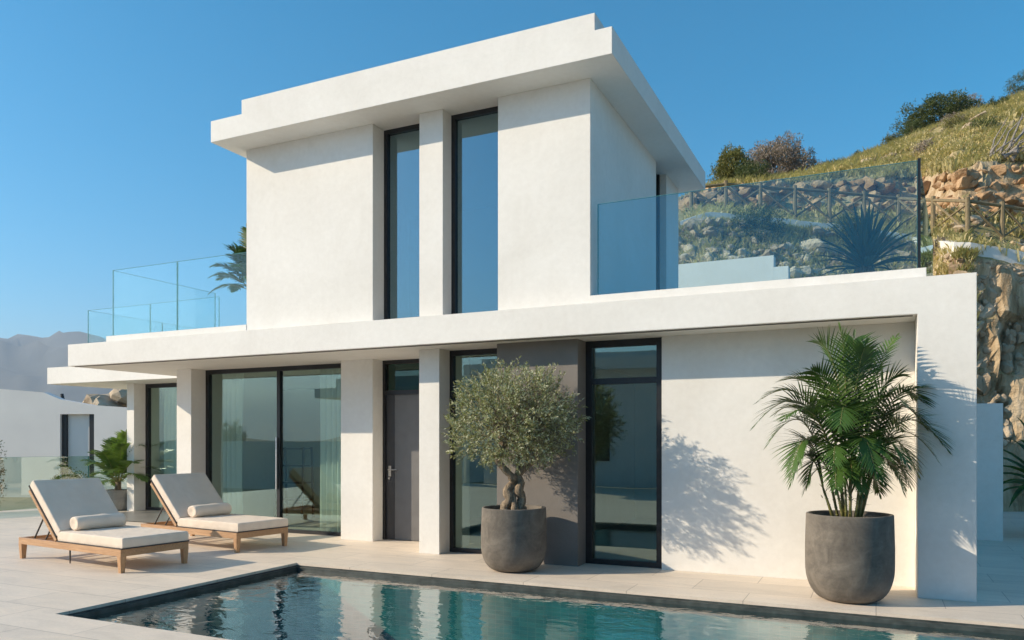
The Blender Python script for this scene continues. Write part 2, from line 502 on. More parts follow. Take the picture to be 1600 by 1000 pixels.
# ------------------------------------------------------------------ mesh helpers
class MB:
    def __init__(s):
        s.v = []; s.f = []; s.m = []

    def add(s, vs, fs, mi=0):
        k = len(s.v)
        s.v.extend([tuple(p) for p in vs])
        s.f.extend([tuple(i + k for i in f) for f in fs])
        s.m.extend([mi] * len(fs))
        return s

    def box(s, x0, x1, y0, y1, z0, z1, mi=0):
        vs = [(x0, y0, z0), (x1, y0, z0), (x1, y1, z0), (x0, y1, z0), (x0, y0, z1), (x1, y0, z1), (x1, y1, z1), (x0, y1, z1)]
        return s.add(vs, [(0, 3, 2, 1), (4, 5, 6, 7), (0, 1, 5, 4), (1, 2, 6, 5), (2, 3, 7, 6), (3, 0, 4, 7)], mi)

    def bar(s, a, b, w, h, up=(0, 0, 1), mi=0):
        a = Vector(a); b = Vector(b); t = (b - a).normalized(); u = Vector(up)
        sd = t.cross(u).normalized(); u = sd.cross(t).normalized()
        vs = []
        for p in (a, b):
            for i, j in ((-1, -1), (1, -1), (1, 1), (-1, 1)):
                vs.append(p + sd * (i * w / 2) + u * (j * h / 2))
        return s.add(vs, [(0, 1, 2, 3), (7, 6, 5, 4), (0, 4, 5, 1), (1, 5, 6, 2), (2, 6, 7, 3), (3, 7, 4, 0)], mi)

    def tube(s, pts, rad, n=8, caps=True, mi=0, wob=0.0):
        pts = [Vector(p) for p in pts]
        if not isinstance(rad, (list, tuple)):
            rad = [rad] * len(pts)
        k0 = len(s.v); side = None; fs = []
        for i, p in enumerate(pts):
            t = (pts[min(i + 1, len(pts) - 1)] - pts[max(i - 1, 0)]).normalized()
            if side is None:
                side = t.cross(Vector((0.31, 0.21, 0.93))).normalized()
            side = (side - t * side.dot(t)).normalized()
            up = t.cross(side)
            for j in range(n):
                a = 2 * pi * j / n
                r = rad[i] * (1 + (wob * noise.noise(Vector((cos(a) * 2, sin(a) * 2, i * 0.5 + p.x * 9))) if wob else 0))
                s.v.append(tuple(p + (side * cos(a) + up * sin(a)) * r))
            if i:
                for j in range(n):
                    a0 = k0 + (i - 1) * n + j; a1 = k0 + (i - 1) * n + (j + 1) % n
                    fs.append((a0, a1, a1 + n, a0 + n))
        if caps:
            fs.append(tuple(k0 + j for j in reversed(range(n))))
            fs.append(tuple(k0 + (len(pts) - 1) * n + j for j in range(n)))
        s.f.extend(fs); s.m.extend([mi] * len(fs))
        return s

    def lathe(s, prof, n=48, mi=0, lump=0.0):
        k0 = len(s.v); fs = []
        for i, (r, z) in enumerate(prof):
            for j in range(n):
                a = 2 * pi * j / n
                q = 1 + (lump * noise.noise(Vector((cos(a) * 1.7, sin(a) * 1.7, z * 3))) if lump else 0)
                s.v.append((r * q * cos(a), r * q * sin(a), z))
            if i:
                for j in range(n):
                    a0 = k0 + (i - 1) * n + j; a1 = k0 + (i - 1) * n + (j + 1) % n
                    fs.append((a0, a1, a1 + n, a0 + n))
        s.f.extend(fs); s.m.extend([mi] * len(fs))
        return s

    def build(s, name, mats, parent=None, off=None, smooth=False, loc=None, wloc=(0, 0, 0)):
        me = bpy.data.meshes.new(name)
        v = s.v
        if off is not None:
            v = [(p[0] - off[0], p[1] - off[1], p[2] - off[2]) for p in v]
        me.from_pydata(v, [], s.f)
        if not isinstance(mats, (list, tuple)):
            mats = [mats]
        for m in mats:
            me.materials.append(m)
        if len(mats) > 1:
            me.polygons.foreach_set('material_index', s.m)
        if smooth:
            me.polygons.foreach_set('use_smooth', [True] * len(me.polygons))
        me.update()
        o = bpy.data.objects.new(name, me)
        COL.objects.link(o)
        if parent is not None:
            o.parent = parent
        if loc is not None:
            o.location = loc
        return o


def tag(o, label=None, cat=None, group=None, kind=None):
    if label: o['label'] = label
    if cat: o['category'] = cat
    if group: o['group'] = group
    if kind: o['kind'] = kind
    return o


def thing(name, label, cat, loc=(0, 0, 0), rz=0, group=None):
    o = bpy.data.objects.new(name, None)
    COL.objects.link(o)
    o.location = loc
    o.rotation_euler = (0, 0, rz)
    o.empty_display_size = 0.2
    return tag(o, label, cat, group)


def bevel(o, w, seg=2, sub=0):
    m = o.modifiers.new('bevel', 'BEVEL')
    m.width = w; m.segments = seg; m.limit_method = 'ANGLE'
    if sub:
        q = o.modifiers.new('sub', 'SUBSURF'); q.levels = sub; q.render_levels = sub
    return o


def copy_tree(o, parent=None):
    c = o.copy()
    COL.objects.link(c)
    if parent is not None:
        c.parent = parent
    for ch in list(o.children):
        copy_tree(ch, c)
    return c


rnd = random.random
def ru(a, b): return a + (b - a) * rnd()

# ------------------------------------------------------------------ ground and pool
PX0, PX1, PY0, PY1 = -6.85, 5.5, 4.66, 7.95      # pool opening
TX0, TX1, TY0, TY1 = -17.95, 9.0, -5.9, 30.0     # terrace extent
WZ = -0.085
mb = MB()
T = 0.03
for x0, x1, y0, y1 in ((TX0, PX0, TY0, TY1), (PX1, TX1, TY0, TY1), (PX0, PX1, TY0, PY0), (PX0, PX1, PY1, TY1)):
    mb.box(x0, x1, y0, y1, -T, 0)
mb.build('terrace_ground', M['tiles']); tag(bpy.data.objects['terrace_ground'], kind='structure')
# ground sheet with an opening under the terrace
mb = MB(); R = 9000; gz = -0.6
mb.add([(-R, -R, gz), (R, -R, gz), (R, R, gz), (-R, R, gz), (TX0, TY0, gz), (TX1, TY0, gz), (TX1, TY1, gz), (TX0, TY1, gz)],
       [(0, 1, 5, 4), (1, 2, 6, 5), (2, 3, 7, 6), (3, 0, 4, 7)])
tag(mb.build('ground', M['ground']), kind='structure')
mb = MB()
mb.box(TX0, TX1, TY0 + 0.001, TY0 + 0.2, gz - .3, -T)
mb.box(TX0, TX0 + .2, TY0 + .2, TY1, gz - .3, -T)
mb.box(TX1 - .2, TX1, TY0 + .2, TY1, gz - .3, -T)
tag(mb.build('terrace_retaining_ground', M['stucco']), kind='structure')
# pool basin
mb = MB()
e = 0.03
pz = -1.35
mb.add([(PX0, PY0, pz), (PX1, PY0, pz), (PX1, PY1, pz), (PX0, PY1, pz)], [(0, 1, 2, 3)])
zt = -0.12
c4 = [(PX0, PY0), (PX1, PY0), (PX1, PY1), (PX0, PY1)]
for i in range(4):
    a, b = c4[i], c4[(i + 1) % 4]
    mb.add([(a[0], a[1], pz), (b[0], b[1], pz), (b[0], b[1], zt), (a[0], a[1], zt)], [(0, 1, 2, 3)])
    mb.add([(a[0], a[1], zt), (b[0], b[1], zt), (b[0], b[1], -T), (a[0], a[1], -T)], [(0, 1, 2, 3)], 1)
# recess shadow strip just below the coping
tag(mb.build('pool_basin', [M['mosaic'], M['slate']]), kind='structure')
# slate inner rim, a slightly proud band that the coping overhangs
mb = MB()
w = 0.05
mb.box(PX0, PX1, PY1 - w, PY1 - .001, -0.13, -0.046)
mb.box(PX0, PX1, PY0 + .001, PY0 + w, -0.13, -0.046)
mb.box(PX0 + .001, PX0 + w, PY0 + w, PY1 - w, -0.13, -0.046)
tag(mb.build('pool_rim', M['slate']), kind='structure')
mb = MB()
mb.add([(PX0 + w, PY0 + w, WZ), (PX1, PY0 + w, WZ), (PX1, PY1 - w, WZ), (PX0 + w, PY1 - w, WZ)], [(0, 1, 2, 3)])
tag(mb.build('pool_water', M['water']), kind='structure')

# ------------------------------------------------------------------ the house
HO = Vector((-6.0, 9.4, 0.0))
house = thing('modern_house', 'white two storey villa with stepped flat roofs and tall dark framed windows', 'house', HO)


def hpart(mb, name, mat, parent=None, **k):
    o = mb.build(name, mat, parent or house, off=HO if parent is None else None, **k)
    return o


ZB, ZS, ZP = 2.885, 3.26, 3.385     # slab underside, slab top, parapet top
RB, RS, RP = 6.07, 6.385, 6.59      # roof underside, fascia top, parapet top

# lower roof slab (also the upper terrace)
mb = MB()
prof = [(-12.69, ZB), (0.38, ZB), (0.38, 0), (0.90, 0), (0.90, ZS), (-12.69, ZS)]
mb.add([(x, 8.87, z) for x, z in prof] + [(x, 9.75, z) for x, z in prof], [(0, 1, 2, 3, 4, 5), (11, 10, 9, 8, 7, 6)] + [(i, i + 6, (i + 1) % 6 + 6, (i + 1) % 6) for i in range(6)])
mb.box(-12.69, 0.90, 9.751, 16.0, ZB, ZS)
mb.box(-11.95, -8.78, 9.045, 9.20, ZS, ZP)
mb.box(-3.19, 0.47, 9.045, 9.20, ZS, ZP)
mb.box(0.32, 0.47, 9.20, 15.8, ZS, ZP)
mb.box(-17.17, -12.69, 11.5, 16.0, ZB, ZS)
hpart(mb, 'terrace_slab', M['stucco'])
# walls of the ground floor
mb = MB()
def wb(x0, x1, y0, y1, z0=0.0, z1=ZB): mb.box(x0, x1, y0, y1, z0, z1)
wb(-2.40, 0.38, 9.45, 9.75)
wb(0.60, 0.90, 9.75, 16.0)
wb(-7.82, -7.20, 10.13, 10.75)             # wall between sliding door and entrance
wb(-6.32, -5.90, 10.42, 10.75)
wb(-5.87, -5.62, 9.80, 10.42)
wb(-17.0, -0.0, 15.7, 16.0)
wb(-15.45, -15.2, 12.605, 15.7)
hpart(mb, 'wall', M['stucco'])
mb = MB(); mb.box(-5.87, -5.54, 9.38, 9.80, 0, ZB); hpart(mb, 'pillar', M['stucco'])
mb = MB(); mb.box(-11.50, -11.14, 10.13, 10.60, 0, ZB); mb.box(-11.5, -11.3, 10.6, 12.7, 0, ZB); hpart(mb, 'pillar', M['stucco'])
mb = MB(); mb.box(-15.36, -15.13, 12.15, 12.6, 0, ZB); hpart(mb, 'pillar', M['stucco'])
mb = MB(); mb.box(-4.56, -3.42, 9.22, 9.75, 0, ZB)
tag(hpart(mb, 'accent_wall', M['accent']), 'dark taupe wall panel between the two tall ground floor windows')
# upper storey
mb = MB()
UB = ZS
mb.box(-8.78, -6.43, 9.05, 9.60, UB, RB)
mb.box(-5.66, -5.29, 9.05, 9.60, UB, RB)
mb.box(-4.46, -3.19, 9.05, 9.60, UB, RB)
mb.box(-3.45, -3.19, 9.60, 12.2, UB, RB)
mb.box(-3.45, -3.19, 12.87, 13.75, UB, RB)
mb.box(-8.78, -8.5, 9.60, 13.75, UB, RB)
mb.box(-8.5, -3.45, 13.5, 13.75, UB, RB)
hpart(mb, 'upper_wall', M['stucco'])
mb = MB()
mb.box(-9.03, -2.76, 8.58, 13.98, RB, RS)
mb.box(-8.42, -2.97, 8.58, 13.8, RS, RP)
hpart(mb, 'roof', M['stucco'])
# stepped white wall standing behind the house
rw_ = thing('rear_wall', 'white stepped wall behind the villa seen through the right glass balustrade', 'wall', (-3.0, 16.3, gz))
m = MB()
m.box(-1.9, 1.14, 0, .3, 0, 5.32 - gz); m.box(1.14, 1.42, 0, .3, 0, 5.08 - gz)
m.build('wall', M['stucco'], rw_)
# drip edge shadow gap under slabs
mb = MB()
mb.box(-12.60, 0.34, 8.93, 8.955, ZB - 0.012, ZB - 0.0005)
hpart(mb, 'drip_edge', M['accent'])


def window(x0, x1, y, z0, z1, fw=0.07, mull=(), trans=(), name='window', glass='pane', ft=0.08, label=None):
    """dark frame ring at depth y..y+ft with panes; mullions and transoms split it"""
    m = MB()
    m.box(x0, x0 + fw, y, y + ft, z0, z1); m.box(x1 - fw, x1, y, y + ft, z0, z1)
    m.box(x0 + fw, x1 - fw, y, y + ft, z1 - fw, z1); m.box(x0 + fw, x1 - fw, y, y + ft, z0, z0 + fw * .8)
    for q in mull: m.box(q - fw * .45, q + fw * .45, y - .002, y + ft - .002, z0 + fw * .8, z1 - fw)
    for q in trans: m.box(x0 + fw, x1 - fw, y - .002, y + ft - .002, q - fw * .45, q + fw * .45)
    f = hpart(m, name, M['frame'])
    if label: f['label'] = label
    xs = [x0 + fw] + [q for q in mull] + [x1 - fw]
    zs = [z0 + fw * .8] + [q for q in trans] + [z1 - fw]
    for i in range(len(xs) - 1):
        for j in range(len(zs) - 1):
            g = MB()
            a = xs[i] + (fw * .45 if i else 0); b = xs[i + 1] - (fw * .45 if i + 2 < len(xs) else 0)
            c = zs[j] + (fw * .45 if j else 0); d = zs[j + 1] - (fw * .45 if j + 2 < len(zs) else 0)
            g.box(a, b, y + ft * .45, y + ft * .45 + .012, c, d)
            g.build('pane', M[glass], f, off=HO)
    return f


window(-6.43, -5.66, 9.32, UB + .01, RB, 0.06, glass='pane_up')
window(-5.29, -4.46, 9.28, UB + .01, RB, 0.06, glass='pane_up')
window(-5.56, -4.55, 9.67, 0.0, ZB, 0.075)
window(-3.42, -2.40, 9.52, 0.0, ZB, 0.085, trans=(2.36,))
window(-15.13, -11.5, 12.45, 0.0, ZB, 0.09, mull=(-13.3,))
sld = window(-11.14, -7.81, 10.46, 0.0, ZB, 0.075, mull=(-9.42,), name='sliding_door')
m = MB(); m.box(-9.45, -9.425, 10.42, 10.455, 0.75, 1.65); m.build('handle', M['steel'], sld, off=HO)
# side window of the upper storey
m = MB()
m.box(-3.36, -3.30, 12.2, 12.87, UB, UB + .06); m.box(-3.36, -3.30, 12.2, 12.26, UB + .06, RB); m.box(-3.36, -3.30, 12.81, 12.87, UB + .06, RB)
f = hpart(m, 'window', M['frame'])
m = MB(); m.box(-3.335, -3.325, 12.26, 12.81, UB + .06, RB - .01); m.build('pane', M['pane_up'], f, off=HO)
# entrance door with teal transom
m = MB()
y = 10.40
m.box(-7.20, -7.15, y, y + .1, 0, ZB); m.box(-6.37, -6.32, y, y + .1, 0, ZB); m.box(-7.15, -6.37, y, y + .1, ZB - .06, ZB)
m.box(-7.15, -6.37, y, y + .1, 2.33, 2.40)
dr = hpart(m, 'front_door', M['frame'])
m = MB(); m.box(-7.148, -6.37, y + .035, y + .075, 0.01, 2.33); m.build('door_leaf', M['doorgrey'], dr, off=HO)
m = MB(); m.box(-7.146, -6.99, y + .028, y + .0345, 0.012, 2.328); m.build('lock_stile', M['stile'], dr, off=HO)
m = MB(); m.box(-7.15, -6.37, y + .045, y + .055, 2.40, ZB - .06); m.build('pane', M['pane_teal'], dr, off=HO)
m = MB()
m.tube([(-7.075, y + .03, 1.13), (-7.075, y - .03, 1.13), (-7.06, y - .04, 1.13), (-6.90, y - .04, 1.13)], 0.011, 8)
m.box(-7.10, -7.05, y + .018, y + .0278, 1.02, 1.19)
m.tube([(-7.075, y + .03, .99), (-7.075, y + .0, .99)], 0.02, 12)
m.build('handle', M['steel'], dr, off=HO)

# interior linings (rooms seen through the glass)
mb = MB()
mb.box(-15.2, 0.60, 15.3, 15.69, 0.004, ZB)
mb.box(-7.6, -7.45, 10.76, 15.3, 0.004, ZB)
mb.box(-4.56, -4.44, 9.76, 15.3, 0.004, ZB)
mb.box(-8.49, -3.46, 13.2, 13.49, UB, RB)
hpart(mb, 'inner_wall', M['interior'])
mb = MB()
mb.add([(-15.1, 10.56, 0.012), (-5.6, 10.56, 0.012), (-5.6, 15.3, 0.012), (-15.1, 15.3, 0.012)], [(0, 1, 2, 3)])
mb.add([(-5.6, 9.8, 0.012), (.6, 9.8, 0.012), (.6, 15.3, 0.012), (-5.6, 15.3, 0.012)], [(0, 1, 2, 3)])
hpart(mb, 'inner_floor', M['intfloor'])


def curtain(x0, x1, y, z0, z1, label):
    m = MB(); n = int((x1 - x0) * 90); k = 0
    rows = 8
    pts = []
    for j in range(rows + 1):
        z = z0 + (z1 - z0) * j / rows
        for i in range(n + 1):
            x = x0 + (x1 - x0) * i / n
            ph = (x - x0) / 0.115 * 2 * pi
            a = 0.05 + 0.015 * noise.noise(Vector((x * 3, z * .4, 2)))
            pts.append((x + 0.012 * sin(ph * 2 + 1), y + a * sin(ph + 0.8 * noise.noise(Vector((x * 2, z * .5, 0)))), z))
    fs = [(j * (n + 1) + i, j * (n + 1) + i + 1, (j + 1) * (n + 1) + i + 1, (j + 1) * (n + 1) + i) for j in range(rows) for i in range(n)]
    m.add(pts, fs)
    o = m.build('curtain', M['curtain'], smooth=True)
    md = o.modifiers.new('thick', 'SOLIDIFY'); md.thickness = 0.002
    return tag(o, label, 'curtain')


curtain(-11.02, -10.48, 10.72, 0.04, ZB - .02, 'pleated pale curtain behind the left half of the sliding door')
curtain(-8.72, -7.86, 10.70, 0.04, ZB - .02, 'pleated pale curtain at the right edge of the sliding door')
curtain(-14.9, -12.2, 12.75, 0.04, ZB - .02, 'pleated curtain behind the narrow window beside the small potted palm')

# ladder shelf and low sofa inside
sh = thing('shelf', 'dark open shelf standing inside behind the sliding door curtain', 'shelf', (-10.9, 12.4, 0.012))
m = MB()
for sx in (-.35, .35):
    m.bar((sx, 0, 0), (sx, .05, 1.45), .035, .035)
    m.bar((sx, .35, 0), (sx, .3, 1.45), .035, .035)
m.build('shelf_frame', M['frame'], sh)
for z in (.35, .7, 1.05, 1.4):
    m = MB(); m.box(-.33, .33, .03, .33, z, z + .03); m.build('shelf_board', M['frame'], sh)
sf = thing('sofa', 'dark low sofa inside behind the right half of the sliding door', 'sofa', (-9.4, 13.6, 0.012))
m = MB(); m.box(-1.1, 1.1, -.45, .45, .1, .42); bevel(m.build('seat', M['sofa'], sf), .05)
m = MB(); m.box(-1.1, 1.1, .2, .45, .43, .8); bevel(m.build('backrest', M['sofa'], sf), .05)
for sx in (-1.25, 1.11):
    m = MB(); m.box(sx, sx + .14, -.45, .45, .1, .6); bevel(m.build('armrest', M['sofa'], sf), .04)

# ------------------------------------------------------------------ glass balustrades
def balustrade(name, label, pts, z0, z1, mat, panels=1.8, parapet_shoe=False, dark_post=False):
    """run of glass panels along a polyline; every panel a part with its dark green edge"""
    o = Vector((*pts[0], z0))
    t = thing(name, label, 'balustrade', o)
    for a, b in zip(pts[:-1], pts[1:]):
        a = Vector((*a, 0)); b = Vector((*b, 0)); L = (b - a).length
        n = max(1, round(L / panels)); dirn = (b - a) / L
        for i in range(n):
            p = a + dirn * (L * i / n + .006); q = a + dirn * (L * (i + 1) / n - .006)
            zc = (z0 + z1) / 2
            m = MB(); m.bar((p.x, p.y, zc), (q.x, q.y, zc), .014, z1 - z0)
            g = m.build('glass_panel', M[mat], t, off=o)
            e_ = MB()
            for r in (p, q):
                e_.bar((r.x, r.y, z0 + .001), (r.x, r.y, z1 + .001), .007, .0165, up=dirn)
            e_.bar((p.x, p.y, z1 + .002), (q.x, q.y, z1 + .002), .0145, .004)
            e_.build('polished_edge', M['glassedge'], g, off=o)
    return t


balustrade('glass_balustrade', 'blue tinted glass balustrade on the terrace right of the upper storey', [(-3.12, 9.12), (0.40, 9.12), (0.76, 13.1)], ZP, 4.52, 'balus_right', 4.0)
m = MB(); m.bar((0.405, 9.11, ZP), (0.405, 9.11, 4.54), .03, .03, up=(0, 1, 0))
m.build('corner_post', M['frame'], bpy.data.objects['glass_balustrade'], off=Vector((-3.12, 9.12, ZP)))
balustrade('glass_balustrade', 'pale glass balustrade on the terrace left of the upper storey', [(-8.80, 9.12), (-11.88, 9.12), (-11.88, 11.4)], ZP, 4.52, 'balus', 1.55)
balustrade('glass_balustrade', 'lower pale glass balustrade on the far left roof slab', [(-12.0, 11.62), (-15.95, 11.62), (-15.95, 15.6)], ZS, 4.5, 'balus', 1.9)

# ------------------------------------------------------------------ pots
def pot(name, label, loc, R_, H, mat, bellied=True, group=None):
    t = thing(name, label, 'planter', loc, 0, group)
    pr = [(0.0, 0.004)]
    if bellied:
        # straight upper wall, rounded belly
        rb = R_ * 0.50
        pr.append((rb, 0.004))
        n = 12
        for i in range(1, n + 1):
            a = pi / 2 * i / n
            pr.append((rb + (R_ * 1.0 - rb) * sin(a) ** .9, 0.004 + H * 0.40 * (1 - cos(a))))
        pr.append((R_ * 1.005, H * .6)); pr.append((R_ * .99, H * .8)); pr.append((R_ * .975, H - .012)); pr.append((R_ * .968, H - .002))
    else:
        pr += [(R_ * .86, 0.004), (R_ * .93, H * .1), (R_ * .98, H * .5), (R_, H - .01), (R_ * .99, H)]
    k = R_ * .9
    pr += [(k, H), (k - .006, H - .012), (k - .01, H - .12)]
    m = MB(); m.lathe(pr, 64, lump=0.012)
    m.build('pot', mat, t, smooth=True)
    m = MB()
    # mounded soil
    rings = []
    n = 40
    for r in (k - .012, k * .6, k * .25, 0.01):
        rings.append((r, H - .07 + .03 * (1 - r / k)))
    m.lathe(rings, n, lump=.02)
    m.build('soil', M['soil'], t, smooth=True)
    return t


OL = Vector((-4.05, 8.66, 0)); PA = Vector((-0.245, 8.48, 0)); YU = Vector((-15.72, 12.2, 0))
pot('planter', 'large dark concrete planter holding the olive tree', OL, .405, .775, M['pot'])
pot('planter', 'large dark concrete planter holding the areca palm by the right pillar', PA, .415, .865, M['pot'])
pot('planter', 'small light grey planter holding the small palm by the left column', YU, .27, .47, M['pot_light'], False)

# ------------------------------------------------------------------ olive tree
def leaf_quad(m, p, d, up, L, W, fold=0.0, mi=0):
    """narrow pointed leaf: 4 vertices, 2 triangles"""
    sd = d.cross(up)
    if sd.length < 1e-4: sd = d.cross(Vector((.3, .5, .8)))
    sd.normalize()
    n = sd.cross(d)
    m.add([p, p + d * L * .5 + sd * W * .5 + n * fold * W, p + d * L, p + d * L * .5 - sd * W * .5 + n * fold * W], [(0, 1, 2), (0, 2, 3)] if fold else [(0, 1, 2, 3)], mi)


def rdir():
    while True:
        v = Vector((ru(-1, 1), ru(-1, 1), ru(-1, 1)))
        if 0.05 < v.length < 1: return v.normalized()


def olive_tree():
    t = thing('olive_tree', 'round headed olive tree with twisted twin trunk in the left planter', 'tree', (OL.x, OL.y, .70))
    m = MB()
    # two stems winding round each other: u along picture right, v away
    def P(u, v, z): return RT * u + FW * v + Vector((0, 0, z - .70))
    s1 = [P(-.11, 0, .68), P(-.10, .02, .78), P(-.05, -.04, .88), (P(-.085, .0, .98)), P(-.01, .03, 1.07), P(-.03, -.04, 1.16), P(-.12, -.04, 1.25), P(-.20, 0, 1.36), P(-.15, .02, 1.48), P(-.17, .05, 1.65), P(-.25, .05, 1.85)]
    s2 = [P(.11, .02, .68), P(.08, -.02, .78), P(.10, .02, .88), P(.06, -.03, .98), P(.09, -.0, 1.08), P(.05, .04, 1.16), P(.12, .04, 1.24), P(.22, .0, 1.34), P(.28, -.02, 1.46), P(.30, -.05, 1.62), P(.38, -.05, 1.8)]
    s3 = [P(.0, -.06, .68), P(.01, -.07, .78), P(-.01, -.03, .9), P(.02, .03, 1.02), P(.03, .04, 1.15), P(.06, .05, 1.3), P(.04, .08, 1.5), P(.06, .1, 1.8)]
    def dens(pts):
        out = []
        for i in range(len(pts) - 1):
            p0 = pts[max(i - 1, 0)]; p1 = pts[i]; p2 = pts[i + 1]; p3 = pts[min(i + 2, len(pts) - 1)]
            for k in range(4):
                q = k / 4
                out.append(0.5 * ((2 * p1) + (-p0 + p2) * q + (2 * p0 - 5 * p1 + 4 * p2 - p3) * q * q + (-p0 + 3 * p1 - 3 * p2 + p3) * q ** 3))
        out.append(pts[-1]); return out
    for s, r0, r1 in ((s1, .056, .020), (s2, .058, .018), (s3, .04, .014)):
        d = dens(s); n = len(d)
        rr = [(r0 * .74 * (1 - i / n) ** .7 + r1) * (1 + .18 * noise.noise(Vector((i * .45, r0 * 90, 3)))) + (.022 * max(0, 1 - i / 5)) for i in range(n)]
        m.tube(d, rr, 12, wob=.35)
    m.build('trunk', M['bark'], t, smooth=True)
    # crown: limbs, twigs, leaves
    C = P(0.0, 0, 1.83); RX, RY, RZ = .735, .60, .595
    C = P(.0, 0, 1.86)
    br = MB(); lf = MB()
    starts = [s1[-3], s1[-1], s2[-2], s2[-1], s3[-2], s3[-1], s1[-2], s2[-3]]
    lobes = []
    for i in range(46):
        d = rdir()
        if d.z < -.55: d.z = abs(d.z)
        lobes.append((d, ru(.14, .3)))
    for i in range(60):
        a = random.choice(starts)
        d = rdir(); d.z = d.z * .8 + .12
        e_ = C + Vector((d.x * RX, d.y * RY, d.z * RZ)) * ru(.6, .95)
        mid = (a + e_) / 2 + Vector((ru(-.08, .08), ru(-.08, .08), ru(-.02, .1)))
        br.tube([a, a.lerp(mid, .6), mid, mid.lerp(e_, .5), e_], [.014, .011, .008, .006, .003], 5, False)
    for i in range(2250):
        d = rdir()
        q = rnd() ** .42
        # uneven outline from lobes
        bul = 1.0 + .20 * noise.noise(d * 2.3 + Vector((4, 1, 7))) + .14 * noise.noise(d * 5)
        p = C + Vector((d.x * RX, d.y * RY, d.z * RZ)) * q * bul
        flat = .36
        zl = C.z - RZ * (.92 if abs(p.dot(RT)) > .3 else .80)
        if p.z < zl: p.z = zl + ru(0, .12)
        if noise.noise(p * 4.6) < -.20 and q > .40: continue      # gaps
        tw = (d * .9 + rdir() * .75 + Vector((0, 0, .28))).normalized()
        L = ru(.11, .21) * (1.25 if rnd() < .06 else 1)
        e_ = p + tw * L
        br.tube([p, p.lerp(e_, .5) + rdir() * .006, e_], [.0028, .002, .001], 3, False)
        n = int(L / .0125)
        for k in range(n):
            s = p.lerp(e_, (k + .6) / n)
            side = tw.cross(rdir()).normalized()
            ld = (tw * .75 + side * .75).normalized()
            leaf_quad(lf, s, ld, rdir(), ru(.038, .062), ru(.009, .013))
    # a few stray shoots
    for u, z, du, dz in ((.62, 2.05, .16, .12), (-.6, 2.1, -.12, .12), (-.66, 1.6, -.16, -.02), (.6, 1.58, .14, -.06), (-.18, 2.36, -.02, .2), (.22, 2.3, .1, .2), (.45, 2.32, .02, .22), (.55, 2.3, .06, .14), (-.5, 2.22, -.16, .1), (-.1, 2.38, 0, .12), (.3, 2.36, .02, .13), (-.72, 1.85, -.12, .04), (.75, 1.9, .14, -.02), (-.72, 1.55, -.1, -.1), (-.3, 2.36, -.05, .1), (.1, 2.4, .04, .1)):
        for s_ in range(3):
            a = P(u + ru(-.05, .05), ru(-.15, .15), z - .08); e_ = P(u + du + ru(-.05, .05), ru(-.15, .15), z + dz)
            br.tube([a, a.lerp(e_, .5), e_], [.003, .002, .001], 3, False)
            tw = (e_ - a).normalized(); n = 24
            for k in range(n):
                s = a.lerp(e_, (k + .4) / n)
                leaf_quad(lf, s, (tw * .8 + tw.cross(rdir()).normalized() * .6).normalized(), rdir(), ru(.04, .06), .012)
    br.build('branch', M['bark'], t)
    lf.build('crown', M['olive'], t)


olive_tree()

# ------------------------------------------------------------------ palms
def bez(a, b, c, t): return a * (1 - t) ** 2 + b * (2 * t * (1 - t)) + c * t * t


def frond(mr, ml, a, b, c, nl=30, LL=.30, W=.021, start=.32, droop=.35, roll=0.0, stem_r=.008):
    """pinnate frond along a quadratic curve, leaflets in two ranks with drooping tips"""
    N = 16
    pts = [bez(a, b, c, i / N) for i in range(N + 1)]
    mr.tube(pts, [stem_r * (1 - .8 * i / N) + .001 for i in range(N + 1)], 5, False)
    for k in range(nl):
        t = start + (1 - start) * (k + .5) / nl
        p = bez(a, b, c, t)
        tg = (bez(a, b, c, min(1, t + .02)) - bez(a, b, c, t - .02)).normalized()
        sd = tg.cross(Vector((0, 0, 1)))
        if sd.length < .15: sd = tg.cross(RT)
        sd.normalize()
        sd = Matrix.Rotation(roll, 3, tg) @ sd
        up = sd.cross(tg)
        env = sin(pi * (0.14 + .80 * (k + .5) / nl)) ** .7
        for s in (-1, 1):
            L = LL * env * ru(.85, 1.12)
            fwd = .62 + .75 * (k / nl) ** 1.3
            d = (sd * s + tg * fwd + up * ru(.18, .42)).normalized()
            w = W * ru(.85, 1.1)
            wd = d.cross(up).normalized()
            # three segments with gravity
            q = p; dd = d; prev = (q - wd * w * .25, q + wd * w * .25)
            base = len(ml.v)
            vs = [prev[0], prev[1]]
            for j, ww in ((1, .5), (2, .42), (3, .22), (4, 0.0)):
                dd = (dd + Vector((0, 0, -droop * .32)) * ru(.7, 1.3)).normalized()
                q = q + dd * L / 4
                if ww: vs += [q - wd * w * ww, q + wd * w * ww]
                else: vs += [q]
            ml.add(vs, [(0, 2, 3, 1), (2, 4, 5, 3), (4, 6, 7, 5), (6, 8, 7)])
    tg = (c - bez(a, b, c, .96)).normalized()
    for s in (-1, 0, 1):
        leaf_quad(ml, c, (tg + tg.cross(Vector((0, 0, 1))) * s * .25).normalized(), Vector((0, 0, 1)), LL * .35, W)


